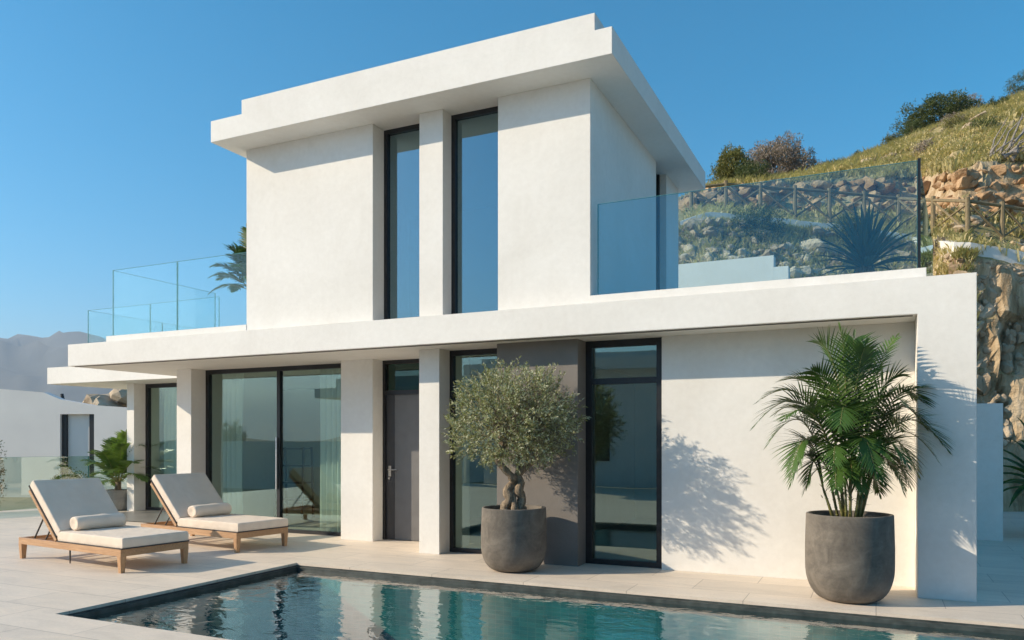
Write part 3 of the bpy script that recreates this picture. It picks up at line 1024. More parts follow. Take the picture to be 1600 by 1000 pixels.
def areca():
    H0 = .80
    t = thing('palm_tree', 'lush green areca palm with arching fronds in front of the right pillar', 'palm', (PA.x, PA.y, H0))
    def P(u, v, z): return RT * u + FW * v + Vector((0, 0, z - H0))
    canes = MB(); rib = MB(); lf = MB()
    bases = []
    for i in range(15):
        a = 2 * pi * i / 15 + .4; r = .03 + .10 * rnd()
        b0 = P(r * cos(a) * 1.2 - .0, r * sin(a) * .8, .79)
        b1 = P(r * cos(a) * 2.0 + ru(-.02, .02), r * sin(a) * 1.3, 1.02 + ru(0, .2))
        canes.tube([b0, b0.lerp(b1, .5), b1], [ru(.013, .019), .014, .011], 7)
        for k in range(5):
            q = b0.lerp(b1, (k + .7) / 5.5)
            canes.tube([q, q + Vector((0, 0, .006))], .0185, 7)
        bases.append(b1)
    # (tip u, tip z, tip v, control u, control z, length of leaflets, roll, number)
    fr = [
        (-.26, 2.60, .10, -.02, 2.45, .34, .3, 34), (-.10, 2.66, -.05, .00, 2.3, .32, -.6, 32), (.10, 2.62, .12, .03, 2.3, .32, .4, 32),
        (.04, 2.50, -.25, .0, 2.25, .32, 0, 30), (.52, 2.64, .12, .12, 2.2, .20, .2, 30), (.26, 2.50, .2, .1, 2.2, .3, .5, 30),
        (-.62, 2.22, .1, -.16, 2.36, .27, .1, 30), (-.92, 1.79, -.02, -.34, 2.44, .33, .2, 36), (-.76, 1.60, .1, -.36, 2.2, .30, 0, 34),
        (-.74, 1.83, -.3, -.3, 2.15, .28, 0, 30), (-.62, 1.32, -.12, -.42, 1.98, .28, -.1, 32), (-.50, 1.42, .2, -.3, 1.95, .26, 0, 28),
        (.78, 1.98, .05, .28, 2.5, .32, -.2, 36), (.88, 2.12, .1, .3, 2.28, .24, .1, 30),
        (.93, 1.55, -.05, .45, 2.22, .33, 0, 36), (.72, 1.45, -.25, .38, 2.05, .30, 0, 34), (.70, 1.30, .05, .38, 2.0, .28, .1, 32),
        (.50, 1.32, .1, .30, 1.85, .24, 0, 28), (.0, 1.33, -.55, .0, 2.05, .30, 0, 34), 
        (-.30, 1.75, -.5, -.1, 2.3, .3, -.2, 30), (.36, 1.95, -.4, .12, 2.3, .3, 0, 30), (-.86, 2.02, .05, -.3, 2.42, .28, .1, 34), (.74, 1.78, .0, .4, 2.3, .28, 0, 32),
        (-.34, 1.38, -.45, -.22, 1.85, .25, 0, 28), (.36, 1.4, -.42, .22, 1.9, .25, 0, 28),
        (-.2, 1.9, .5, -.1, 2.3, .3, 0, 30), (.3, 1.85, .42, .15, 2.3, .3, 0, 30), (.05, 2.2, .4, .03, 2.3, .3, 0, 30),
        (-.45, 2.28, -.2, -.1, 2.2, .30, .4, 32), (.42, 2.25, -.2, .14, 2.2, .30, -.4, 32), (-.1, 1.25, -.3, -.05, 1.65, .2, 0, 24), (.2, 1.22, -.3, .12, 1.6, .2, 0, 24),
        (-.58, 1.2, .0, -.40, 1.75, .26, 0, 28), (.60, 1.18, .0, .40, 1.75, .26, 0, 28), (-.40, 1.10, .12, -.26, 1.55, .22, 0, 24), (.36, 1.08, .12, .24, 1.5, .22, 0, 24), (-.44, 1.18, -.05, -.34, 1.72, .22, 0, 26), (.44, 1.12, -.2, .3, 1.66, .22, 0, 26), (-.28, 1.14, -.35, -.2, 1.6, .2, 0, 24), (.0, 1.1, -.3, 0, 1.5, .18, 0, 22),
        (.66, 1.75, .3, .3, 2.2, .28, 0, 28), (-.6, 1.9, .35, -.25, 2.2, .28, 0, 28), (.6, 1.15, .1, .36, 1.7, .2, 0, 22),
    ]
    for (u, z, v, cu, cz, L, rl, n) in fr:
        a = min(bases, key=lambda b: (b - P(cu * .5, v * .3, 1.1)).length + .05 * rnd())
        frond(rib, lf, a, P(cu, v * .35, cz), P(u, v, z), int(n * .9), L * 1.22, .021, .22, .36, rl)
    # wispy leaflets low among the canes
    for i in range(60):
        b = random.choice(bases) + Vector((0, 0, ru(-.12, .1)))
        d = rdir(); d.z = abs(d.z) * .6
        leaf_quad(lf, b, d.normalized(), Vector((0, 0, 1)), ru(.06, .14), .012, .2)
    canes.build('cane', M['palm_stem'], t, smooth=True)
    rib.build('frond_stem', M['palm_stem'], t)
    lf.build('crown', M['palm'], t)


areca()


def blade(m, a, b, c, W, N=7, fold=.25):
    """sword leaf folded along its midrib, on a curve"""
    vs = []; fs = []
    for i in range(N + 1):
        t = i / N
        p = bez(a, b, c, t)
        tg = (bez(a, b, c, min(1, t + .03)) - bez(a, b, c, max(0, t - .03))).normalized()
        sd = tg.cross(Vector((0, 0, 1)))
        if sd.length < .05: sd = tg.cross(RT)
        sd.normalize(); up = sd.cross(tg)
        w = W * min(1, .45 + 2.2 * t) * (1 - t ** 2.5) + .0008
        vs += [p - sd * w / 2 + up * w * fold, p, p + sd * w / 2 + up * w * fold]
        if i:
            k = 3 * i
            fs += [(k - 3, k - 2, k + 1, k), (k - 2, k - 1, k + 2, k + 1)]
    m.add(vs, fs)


def sword_plant(name, label, cat, loc, n, L, W, mat, stem=0.0, spread=1.0, stemr=.03, droop=.35, pinnate=False):
    t = thing(name, label, cat, loc)
    if stem:
        m = MB(); m.tube([(0, 0, 0), (.01, 0, stem * .5), (0, .01, stem)], [stemr * 1.3, stemr, stemr * .9], 8, wob=.3)
        m.build('trunk', M['bark'], t, smooth=True)
    m = MB(); rb = MB()
    for i in range(n):
        az = i * 2.39996 + ru(-.2, .2)
        q = i / n
        el = radians(82 - 78 * q * spread) + ru(-.1, .1)
        l = L * ru(.8, 1.1) * (1 - .25 * q)
        d = Vector((cos(az) * cos(el), sin(az) * cos(el), sin(el)))
        a = Vector((cos(az) * .02, sin(az) * .02, stem - .05 * q * (1 if stem else 0)))
        b = a + d * l * .6 + Vector((0, 0, l * .12))
        c = a + d * l + Vector((0, 0, -l * droop * (0.3 + q)))
        if pinnate: frond(rb, m, a, b, c, 20, l * .3, W, .2, .4, 0, .007)
        else: blade(m, a, b, c, W * ru(.8, 1.15))
    if pinnate: rb.build('frond_stem', M['palm_stem'], t)
    m.build('crown', mat, t)
    return t


# yucca in the small planter: fountain of arching sword leaves
sword_plant('palm_plant', 'bright green small palm with arching fronds beside the left column', 'plant', YU + Vector((0, 0, .42)), 24, 1.22, .05, M['palm_bright'], .22, .85, .07, .30, True)
# plants on the roof terraces
p = at(399, 13.2, ZS)
sword_plant('palm_plant', 'palm standing on the roof terrace left of the upper storey', 'plant', p, 36, 1.05, .04, M['palm'], .90, .85, .05, .3, True)
p = at(1352, 11.2, ZS)
sword_plant('agave_plant', 'spiky dark agave standing behind the right glass balustrade', 'plant', p + Vector((0, 0, .5)), 80, 1.0, .075, M['agave'], .35, 1.0, .12, .10)
pot('planter', 'round concrete planter under the agave on the right roof terrace', p, .3, .55, M['pot'])
# dark fan leaves at the right picture edge, and a low shrub below
sword_plant('palm_plant', 'dark shaded palm at the right edge beyond the low wall', 'plant', at(1642, 12.9, 0.0), 46, 1.55, .16, M['palm'], .75, 1.0, .08, .35)

# ------------------------------------------------------------------ sun loungers
def lounger(L=2.33, W=.93):
    """origin: ground below the near foot corner; x towards the head is negative, y across"""
    t = thing('sun_lounger', '', 'sun lounger')
    H = .285
    m = MB()
    rw, rh = .045, .085
    for y in (0.0, W - rw):
        m.box(-L, 0, y, y + rw, H - rh, H)
    m.box(-rw, -.0002, rw, W - rw, H - rh, H - .001)
    m.box(-L + .0002, -L + rw, rw, W - rw, H - rh, H - .001)
    for x in (-.35, -.7, -1.05, -1.4, -1.8, -2.1):
        m.box(x - .035, x, rw, W - rw, H - .045, H - .02)
    m.build('frame', M['teak'], t)
    for x in (-L, -.075):
        for y in (-.002, W - .073):
            m = MB()
            z = H - rh - .0005
            x0, x1, y0, y1 = x, x + .075, y, y + .075
            tx = .012
            vs = [(x0 + tx, y0 + tx, 0), (x1 - tx, y0 + tx, 0), (x1 - tx, y1 - tx, 0), (x0 + tx, y1 - tx, 0), (x0, y0, z), (x1, y0, z), (x1, y1, z), (x0, y1, z)]
            m.add(vs, [(0, 3, 2, 1), (4, 5, 6, 7), (0, 1, 5, 4), (1, 2, 6, 5), (2, 3, 7, 6), (3, 0, 4, 7)])
            m.build('leg', M['teak_v'], t)
    m = MB(); m.tube([(-1.3, .12, H - rh + .03), (-1.3, .12, 0.0)], [.012, .008], 8); m.build('leg', M['darkmetal'], t)
    # backrest frame, tilted about the hinge
    hx = -1.42; ang = radians(44); BL = .90
    d = Vector((-cos(ang), 0, sin(ang))); n = Vector((sin(ang), 0, cos(ang)))
    h0 = Vector((hx, 0, H + .018))
    m = MB()
    for y in (.02, W - .02):
        a = h0 + Vector((0, y, 0)); m.bar(a, a + d * BL, .04, .045, up=n)
    for k in range(6):
        a = h0 + d * (.08 + k * .165); m.bar(a + Vector((0, .04, 0)), a + Vector((0, W - .04, 0)), .05, .018, up=n)
    m.build('backrest_frame', M['teak'], t)
    m = MB()
    for y in (.09, W - .09):
        a = h0 + d * .52 + Vector((0, y, 0)); m.tube([a, Vector((hx - .70, y, H - .03))], .011, 6)
        m.tube([h0 + d * .3 + Vector((0, y, 0)), Vector((hx - .42, y, H - .03))], .011, 6)
        m.bar((hx - .75, y, H - .03), (hx - .05, y, H - .03), .02, .02)
        m.build('support_strut', M['darkmetal'], t); m = MB()
    # cushions
    def cushion(name, p0, dx, up, len_, th):
        m = MB(); vs = []; fs = []
        gx = [0, .012, .035, .1, .25, .5, .75, .9, .965, .988, 1]; gy = [0, .012, .035, .12, .3, .5, .7, .88, .965, .988, 1]
        nx, ny = len(gx) - 1, len(gy) - 1
        def srf(s):
            out = []
            for i in range(nx + 1):
                for j in range(ny + 1):
                    fx, fy = gx[i], gy[j]
                    ed = min(min(fx, 1 - fx) * len_, min(fy, 1 - fy) * (W - .02))
                    r = .022
                    q = 1 - (1 - min(1, ed / r)) ** 2 if ed < r else 1
                    crown = .012 * sin(pi * fx) * sin(pi * fy) + .004 * noise.noise(Vector((fx * 4, fy * 3, len_)))
                    z = (th / 2) * (.84 + .16 * q) + crown if s > 0 else -(th / 2) * (.9 + .1 * q)
                    out.append(p0 + dx * (fx * len_) + Vector((0, .01 + fy * (W - .02), 0)) + up * (th / 2 + z))
            return out
        a = srf(1); b = srf(-1); k = len(a)
        vs = a + b
        idx = lambda i, j: i * (ny + 1) + j
        for i in range(nx):
            for j in range(ny):
                q = (idx(i, j), idx(i + 1, j), idx(i + 1, j + 1), idx(i, j + 1))
                fs.append(q[::-1]); fs.append(tuple(z + k for z in q))
        for i in range(nx):
            fs.append((idx(i, 0), idx(i + 1, 0), idx(i + 1, 0) + k, idx(i, 0) + k))
            fs.append((idx(i + 1, ny), idx(i, ny), idx(i, ny) + k, idx(i + 1, ny) + k))
        for j in range(ny):
            fs.append((idx(0, j + 1), idx(0, j), idx(0, j) + k, idx(0, j + 1) + k))
            fs.append((idx(nx, j), idx(nx, j + 1), idx(nx, j + 1) + k, idx(nx, j) + k))
        m.add(vs, fs)
        o = m.build(name, M['cushion'], t, smooth=True)
        sb = o.modifiers.new('sub', 'SUBSURF'); sb.levels = 1; sb.render_levels = 2
        # dark welt round the lower edge
        w = MB()
        q = [p0 + Vector((0, .005, 0)), p0 + dx * len_ + Vector((0, .005, 0)), p0 + dx * len_ + Vector((0, W - .005, 0)), p0 + Vector((0, W - .005, 0))]
        for i in range(4):
            w.tube([q[i] + up * .006, q[(i + 1) % 4] + up * .006], .008, 6)
        w.build('piping', M['piping'], o)
    cushion('seat_cushion', Vector((.02, 0, H + .004)), Vector((-1, 0, 0)), Vector((0, 0, 1)), -hx + .0, .135)
    cushion('back_cushion', h0 + n * .03 + d * .03, d, n, BL + .02, .125)
    return t


def bolster(W=.66, R_=.098):
    m = MB(); N = 20; n = 24
    prof = [(.001, -W / 2 + .012), (R_ * .45, -W / 2 + .006), (R_ * .78, -W / 2 - .004), (R_ * .92, -W / 2), (R_, -W / 2 + .03)]
    prof += [(R_ * (1 + .03 * sin(i * 1.3)), -W / 2 + .06 + (W - .12) * i / 10) for i in range(11)]
    prof += [(R_, W / 2 - .03), (R_ * .92, W / 2), (R_ * .78, W / 2 + .004), (R_ * .45, W / 2 - .006), (.001, W / 2 - .012)]
    for i, (r, y) in enumerate(prof):
        for j in range(n):
            a = 2 * pi * j / n
            rr = r * (1 + .05 * noise.noise(Vector((cos(a) * 1.5, sin(a) * 1.5, y * 5))))
            m.v.append((rr * cos(a) * 1.12, y, rr * sin(a) * .93))
        if i:
            for j in range(n):
                a0 = (i - 1) * n + j; a1 = (i - 1) * n + (j + 1) % n
                m.f.append((a0, a0 + n, a1 + n, a1)); m.m.append(0)
    o = m.build('bolster_pillow', M['cushion'], smooth=True)
    return o


L1 = lounger()
L1.location = (-8.20, 6.40, 0.0); L1.rotation_euler = (0, 0, radians(-6.0))
L1['label'] = 'teak sun lounger with cream cushions nearest the camera and pool'
L1['group'] = 'sun loungers beside the pool'
L2 = copy_tree(L1)
L2.location = (-8.20, 8.26, 0.0); L2.rotation_euler = (0, 0, radians(-7.5))
L2['label'] = 'teak sun lounger with cream cushions in front of the sliding door'
B1 = bolster()
tag(B1, 'cream bolster pillow lying on the lounger nearest the pool', 'pillow', 'bolster pillows on the loungers')
B2 = copy_tree(B1)
B2['label'] = 'cream bolster pillow lying on the lounger before the sliding door'
for B, L in ((B1, L1), (B2, L2)):
    R3 = Matrix.Rotation(L.rotation_euler.z, 3, 'Z')
    B.location = Vector(L.location) + R3 @ Vector((-1.235, .465, (.285 + .135 + .10)))
    B.rotation_euler = (0, radians(14), L.rotation_euler.z + (radians(3) if B is B2 else 0))

# ------------------------------------------------------------------ left terrace glass fence, low walls
balustrade('glass_fence', 'clear glass fence standing along the left edge of the terrace', [(-18.6, 8.2), (-17.0, 12.4), (-16.3, 14.6)], 0.03, 1.22, 'milky', 2.2)
m = MB(); m.bar((-18.6, 8.2, .015), (-16.3, 14.24, .015), .10, .05)
o = thing('low_wall', 'white low wall behind the shaded path right of the villa', 'wall', (1.6, 14.4, 0))
m = MB(); m.box(-.19, .22, 0, 3.5, 0, 2.19); m.build('wall', M['stucco'], o)
m = MB(); m.box(-17.6, -15.9, 14.9, 15.15, 0, 1.15)
wl = m.build('garden_wall', M['stucco']); tag(wl, 'low white garden wall behind the glass fence', 'wall')

# ------------------------------------------------------------------ hillside behind
def lerp(a, b, t): return a + (b - a) * t
def interp(x, tab):
    if x <= tab[0][0]: return tab[0][1]
    for (x0, y0), (x1, y1) in zip(tab[:-1], tab[1:]):
        if x <= x1: return lerp(y0, y1, (x - x0) / (x1 - x0))
    return tab[-1][1]
# heights along the terrace lines of the hill, against bearing (px column)
Z_kerb_py = [(700, 560), (900, 470), (1000, 380), (1105, 342), (1310, 362), (1435, 380), (1520, 392), (1600, 408), (1800, 450), (2300, 520)]
Z_wf_py = [(700, 545), (900, 450), (1000, 350), (1105, 322), (1310, 330), (1450, 336), (1600, 346), (1800, 380), (2300, 440)]
Z_wt_py = [(700, 530), (900, 430), (1000, 330), (1105, 296), (1310, 285), (1450, 272), (1600, 252), (1800, 230), (2300, 260)]
Z_sky_py = [(700, 560), (900, 450), (1000, 385), (1075, 345), (1120, 322), (1200, 298), (1265, 284), (1300, 270), (1380, 238), (1430, 210), (1500, 187), (1560, 170), (1600, 152), (1750, 66), (2300, 20)]


def hill_profile(px):
    """list of (d, z, rock amplitude) rows from the foot of the cliff up to the skyline and down behind"""
    cl = min(1, max(0, (px - 1430) / 70))           # 1 where the cliff is sheer
    dk = lerp(21.0, 18.2, cl)
    rows = [(lerp(16.9, 17.3, cl), -0.6, .05), (lerp(17.2, 17.45, cl), 1.5, .35)]
    zk = zat(interp(px, Z_kerb_py), dk)
    rows.append((lerp(18.2, 17.7, cl), lerp(zk * .62, zk * .66, cl), .5))
    rows.append((dk - .3, zk - .22, .10))
    rows.append((dk, zk, .03))
    dw = dk + 2.6
    rows.append((dk + .6, lerp(zk, zat(interp(px, Z_wf_py), dw), .2), .04))
    rows.append((dw, zat(interp(px, Z_wf_py), dw), .12))
    rows.append((dw + .9, zat(interp(px, Z_wt_py), dw + .9), .35))
    zt_ = zat(interp(px, Z_wt_py), dw + .9)
    ds = lerp(30, 42, min(1, max(0, (px - 1100) / 500)))
    zs = zat(interp(px, Z_sky_py), ds)
    for k in (.2, .4, .6, .8):
        rows.append((lerp(dw + .9, ds, k), lerp(zt_, zs, k ** .82), .28))
    rows.append((ds, zs, .25))
    rows.append((ds + 4, zs - .1, .5))
    rows.append((ds + 25, zs - 5, 1.5))
    rows.append((ds + 80, -1.0, .1))
    return rows


SUB = 9
NPX = 360
hill = {}
hv = []; hf = []
rows_n = None
for ci in range(NPX + 1):
    px = 640 + (2500 - 640) * ci / NPX
    rows = hill_profile(px)
    pts = []
    for (a, b) in zip(rows[:-1], rows[1:]):
        for k in range(SUB):
            t_ = k / SUB
            pts.append((lerp(a[0], b[0], t_), lerp(a[1], b[1], t_), lerp(a[2], b[2], t_)))
    pts.append(rows[-1])
    for i, (d, z, amp) in enumerate(pts):
        p = at(px, d, z)
        q = pts[min(i + 1, len(pts) - 1)]; r = pts[max(i - 1, 0)]
        tz = q[1] - r[1]; td = max(1e-3, q[0] - r[0])
        L_ = sqrt(tz * tz + td * td)
        nv = (FW * (-tz) + Vector((0, 0, td))) / L_
        f = noise.fractal(Vector((p.x * .9, p.y * .9, p.z * .55)), 1.0, 2.1, 5) * .8
        f2 = noise.cell(Vector((p.x * 1.6, p.y * 1.6, p.z * .9))) * .35
        g = noise.ridged_multi_fractal(Vector((p.x * 1.3, p.y * 1.3, p.z * .5)), .8, 2.2, 4, 1, 2) * .3
        k = abs(tz / L_)
        hv.append(tuple(p + nv * amp * (f + (f2 + g - .4) * k)))
    n = len(pts)
    if ci:
        for i in range(n - 1):
            a = (ci - 1) * n + i; b = ci * n + i
            hf.append((a, b, b + 1, a + 1))
mb = MB(); mb.add(hv, hf)
ho = mb.build('hillside', M['terrain'], smooth=False)
tag(ho, kind='structure')

HR = 0


def hill_point(px, row_t):
    """point on the undisplaced hill: row_t counts profile rows"""
    rows = hill_profile(px)
    i = int(row_t); t_ = row_t - i
    a, b = rows[i], rows[min(i + 1, len(rows) - 1)]
    return at(px, lerp(a[0], b[0], t_), lerp(a[1], b[1], t_))


# rubble
def rock(m, c, r, sx=1, sy=1, sz=1, mi=0):
    import bmesh
    k = len(m.v)
    bm = bmesh.new(); bmesh.ops.create_icosphere(bm, subdivisions=2, radius=1)
    off = Vector((rnd() * 50, rnd() * 50, rnd() * 50))
    rot = Euler((ru(-.4, .4), ru(-.4, .4), rnd() * 6)).to_matrix()
    pl = [(rdir(), ru(.38, .85)) for _ in range(12)]
    vs = []
    for v in bm.verts:
        q = v.co.copy()
        for nrm, dd in pl:                 # chop with planes: faceted stone
            e_ = q.dot(nrm) - dd
            if e_ > 0: q -= nrm * e_
        q += q.normalized() * .06 * noise.noise(q * 2 + off)
        q = rot @ Vector((q.x * sx, q.y * sy, q.z * sz))
        vs.append(c + q * r)
    m.add(vs, [tuple(x.index for x in f.verts) for f in bm.faces], mi)
    bm.free()


rt = thing('rubble_wall', 'ochre dry stone rubble wall above the fence on the hillside', 'stone wall', hill_point(1450, 6))
m = MB()
px = 1000
o0 = Vector(rt.location)
while px < 1720:
    for k in range(4):
        t_ = (k + .4) / 4 + ru(-.06, .06)
        p = hill_point(px + ru(-6, 6), 6 + t_)
        s = ru(.13, .36)
        if px < 1430 and noise.noise(p * .7) > .0: s *= .4
        if px > 1560 and rnd() < .4: s *= .7
        rock(m, p - FW * ru(-.1, .12) + Vector((0, 0, ru(-.06, .06))), s, ru(1, 1.5), ru(.8, 1.1), ru(.6, .95))
    px += ru(9, 17)
m.build('wall', M['rock'], rt, off=o0)
# loose stones on the slope under the path and on the cliff face: countless
m = MB()
for i in range(1300):
    px = ru(1010, 1500)
    p = hill_point(px, ru(1.4, 3.3))
    if noise.noise(p * .5) > -.05: continue
    rock(m, p, ru(.06, .26) * (1.6 if rnd() < .1 else 1), ru(.9, 1.4), ru(.7, 1.1), ru(.5, .9))
for i in range(330):
    px = ru(1440, 1760)
    p = hill_point(px, ru(1.0, 2.95))
    rock(m, p + FW * .05, ru(.05, .20), 1, 1, ru(.9, 1.9))
for i in range(70):
    px = ru(1440, 1700)
    p = hill_point(px, ru(2.95, 3.25))
    rock(m, p - Vector((0, 0, .12)), ru(.08, .17), 1.2, 1, .8)
for i in range(60):
    px = ru(1440, 1760)
    p = hill_point(px, ru(4.8, 6.2))
    rock(m, p, ru(.08, .26), 1.3, 1, .6)
for i in range(26):
    px = ru(1200, 1640)
    p = hill_point(px, ru(8.0, 11.8))
    rock(m, p, ru(.15, .45), 1.3, 1, .7)
tag(m.build('rocks', M['rock_pale']), 'pale and ochre rocks strewn over the slope and cliff behind the villa', 'rocks', kind='stuff')

# white kerb wall along the path
kb = thing('path_wall', 'low white wall edging the hillside path below the fence', 'wall', hill_point(1450, 4))
m = MB(); prev = None
px = 1060
sec = []
while px <= 1900:
    p = hill_point(px, 3.9)
    h_ = .17 + .03 * noise.noise(Vector((px * .02, 0, 0)))
    sec.append((p, h_)); px += 10
vs = []; fs = []
for i, (p, h_) in enumerate(sec):
    a = sec[max(i - 1, 0)][0]; b = sec[min(i + 1, len(sec) - 1)][0]
    tg = (b - a); tg.z = 0; tg.normalize(); nn = Vector((-tg.y, tg.x, 0))
    for s, z in ((-1, -.16), (-1, h_ - .01), (-.85, h_), (.85, h_), (1, h_ - .01), (1, -.2)):
        vs.append(p + nn * s * .17 + Vector((0, 0, z)))
    if i:
        k = 6 * i
        for j in range(5): fs.append((k - 6 + j, k + j, k + j + 1, k - 5 + j))
m.add(vs, fs)
m.build('wall', M['pathwhite'], kb, off=Vector(kb.location))

# wooden fence with crossed braces
FNP = 5.25
fc = thing('wooden_fence', 'weathered wooden fence with crossed braces along the hillside path', 'fence', hill_point(1450, FNP))
fo = Vector(fc.location)
pxs = []
px = 1080.0
while px < 1760:
    pxs.append(px); px += 54 * (1 + (0 if px > 1430 else .0))
H_ = .95
tops = []
for px in pxs:
    p = hill_point(px, FNP)
    m = MB(); m.tube([p + Vector((0, 0, -.2)), p + Vector((0, 0, H_ + .04))], .06, 8)
    m.build('post', M['fencewood'], fc, off=fo); tops.append(p)
for a, b in zip(tops[:-1], tops[1:]):
    up = Vector((0, 0, 1))
    m = MB()
    m.tube([a + up * (H_ - .06), b + up * (H_ - .06)], .042, 6)
    m.build('rail', M['fencewood'], fc, off=fo)
    m = MB()
    m.tube([a + up * .10, b + up * (H_ - .12)], .03, 6)
    m.tube([a + up * (H_ - .12) - FW * .03, b + up * .10 - FW * .03], .03, 6)
    m.build('brace', M['fencewood'], fc, off=fo)

# grass on the slope
m = MB()
cnt = 0
for i in range(15000):
    px = ru(1080, 1800)
    rt_ = ru(7.05, 12.35) if rnd() < .93 else ru(3.9, 6.0)
    p = hill_point(px, rt_)
    if noise.noise(Vector((p.x * .55, p.y * .55, 0))) < -.16: continue
    p = p + Vector((ru(-.2, .2), ru(-.2, .2), -.12))
    s = ru(.22, .5) * (1 + .5 * noise.noise(Vector((p.x * .35, p.y * .35, 5))))
    for k in range(8):
        az = rnd() * 2 * pi; sp = ru(.15, .7)
        d = Vector((cos(az) * sp, sin(az) * sp, 1)).normalized()
        b0 = p + Vector((ru(-.1, .1), ru(-.1, .1), 0))
        sd = Vector((-sin(az), cos(az), 0)) * ru(.014, .03)
        mid = b0 + d * s * .6
        tip = b0 + d * s + Vector((cos(az), sin(az), -.5)) * s * .25
        m.add([b0 - sd, b0 + sd, mid + sd * .8, mid - sd * .8, tip], [(0, 1, 2, 3), (3, 2, 4)])
for i in range(4200):
    px = ru(1010, 1520)
    p = hill_point(px, ru(1.6, 3.6)) + Vector((0, 0, -.08))
    s = ru(.15, .32)
    for k in range(8):
        az = rnd() * 2 * pi; sp = ru(.3, 1.1)
        d = Vector((cos(az) * sp, sin(az) * sp, 1)).normalized()
        b0 = p + Vector((ru(-.08, .08), ru(-.08, .08), 0))
        sd = Vector((-sin(az), cos(az), 0)) * ru(.012, .025)
        mid = b0 + d * s * .6
        m.add([b0 - sd, b0 + sd, mid + sd * .8, mid - sd * .8, mid + d * s * .4 - Vector((0, 0, s * .1))], [(0, 1, 2, 3), (3, 2, 4)])
tag(m.build('grass', M['grass']), 'dry yellow green grass growing on the hillside', 'grass', kind='stuff')


def bush(name, label, cat, base, rx, ry, rz, n, leaf, mat, stems=6, up=.3, group=None, lift=0.0, barkm='bark', airy=0.0):
    t = thing(name, label, cat, base, 0, group)
    br = MB(); lf = MB()
    C = Vector((0, 0, rz * .75 + lift))
    for i in range(stems):
        d = rdir(); d.z = abs(d.z)
        e_ = C + Vector((d.x * rx, d.y * ry, d.z * rz * .7)) * .75
        br.tube([(d.x * .05, d.y * .05, -.2), Vector((0, 0, lift * .7)) + e_ * .4, e_], [max(.02, rx * .05), max(.012, rx * .03), .006], 5, False)
    seed = Vector((rnd() * 30, rnd() * 30, rnd() * 30))
    for i in range(n):
        d = rdir(); q = rnd() ** .4
        bul = 1 + .35 * noise.noise(d * 1.8 + seed) + .18 * noise.noise(d * 4 + seed)
        p = C + Vector((d.x * rx, d.y * ry, d.z * rz)) * q * bul
        if p.z < -.15: continue
        if noise.noise(p * (2.2 / max(rx, .5)) + seed) < -.22 - (-airy): continue
        for k in range(7):
            o_ = p + rdir() * leaf * ru(.3, 1.6)
            ld = (d * .6 + rdir() + Vector((0, 0, up))).normalized()
            leaf_quad(lf, o_, ld, rdir(), leaf * ru(.8, 1.5), leaf * ru(.3, .5))
    br.build('trunk', M[barkm], t)
    lf.build('crown', mat, t)
    return t


def skyp(px, d=None, dz=0, row=11.9):
    p = hill_point(px, row); return p + Vector((0, 0, dz))

bush('pine_shrub', 'olive green upright shrub on the skyline left of the leafless bush', 'shrub', skyp(1143, row=9.5, dz=-.75), .78, .7, 1.2, 3000, .085, M['pine'], lift=.3)
bush('dry_bush', 'large grey brown leafless bush on the skyline above the glass balustrade', 'shrub', skyp(1216, row=9.8, dz=-.3), 1.3, 1.0, 1.1, 5600, .07, M['drybush'], 14, barkm='bark_grey')
bush('green_shrub', 'biggest dark green shrub near the crest of the grassy hill', 'shrub', skyp(1468, row=11.0, dz=-.35), 1.65, 1.2, 1.0, 3400, .09, M['shrub'])
shr = [(1395, 11.6, .45, .4, 'pine', 'small olive coloured shrub left of the biggest green shrub on the crest'),
       (1425, 10.9, .5, .45, 'shrub', 'small dark shrub just below the biggest green shrub'),
       (1505, 11.9, 1.0, .75, 'drybush', 'brownish dry shrub on the crest right of the biggest green shrub'),
       (1596, 12.0, .8, .9, 'shrub', 'dark shrub on the hilltop at the right picture edge'),
       (1345, 11.9, .35, .3, 'shrub', 'tiny dark shrub on the crest midway between both big bushes'),
       (1285, 11.9, .55, .4, 'drybush', 'low dry bush on the crest right of the large leafless bush'),
       (1560, 10.2, .5, .35, 'shrub', 'low green tuft on the grassy slope at the right'),
       (1175, 7.6, .6, .5, 'shrub', 'dark shrub above the rubble wall behind the glass at the left'),
       (1330, 3.0, .5, .4, 'shrub', 'green shrub on the rocky slope under the white path wall'),
       (1180, 2.9, .7, .5, 'shrub', 'green shrub below the path behind the stepped parapet'),
       (1470, 3.4, .3, .2, 'drybush', 'dry tuft on the cliff top beside the glass corner')]
for px, row, r_, h_, mt, lab in shr:
    bush('shrub', lab, 'shrub', skyp(px, row=row, dz=-.1), r_, r_ * .9, h_, int(900 * r_ + 250), .06, M[mt], 4, group='small shrubs on the hill')

for mt, tone in (('shrub', 'dark green'), ('pine', 'yellow green'), ('drybush', 'dry brown')):
    for row, wh in ((7.9, 'just above the rubble wall'), (9.3, 'halfway up the grassy slope'), (11.0, 'close under the crest of the hill')):
        q = skyp(ru(1300, 1660), row=row + ru(-.2, .2), dz=-.12); r_ = ru(.25, .5)
        bush('scrub_tuft', 'low %s scrub tuft %s' % (tone, wh), 'shrub', q, r_, r_, r_ * .7, 300, .055, M[mt], 3, group='scrub tufts on the grassy slope')

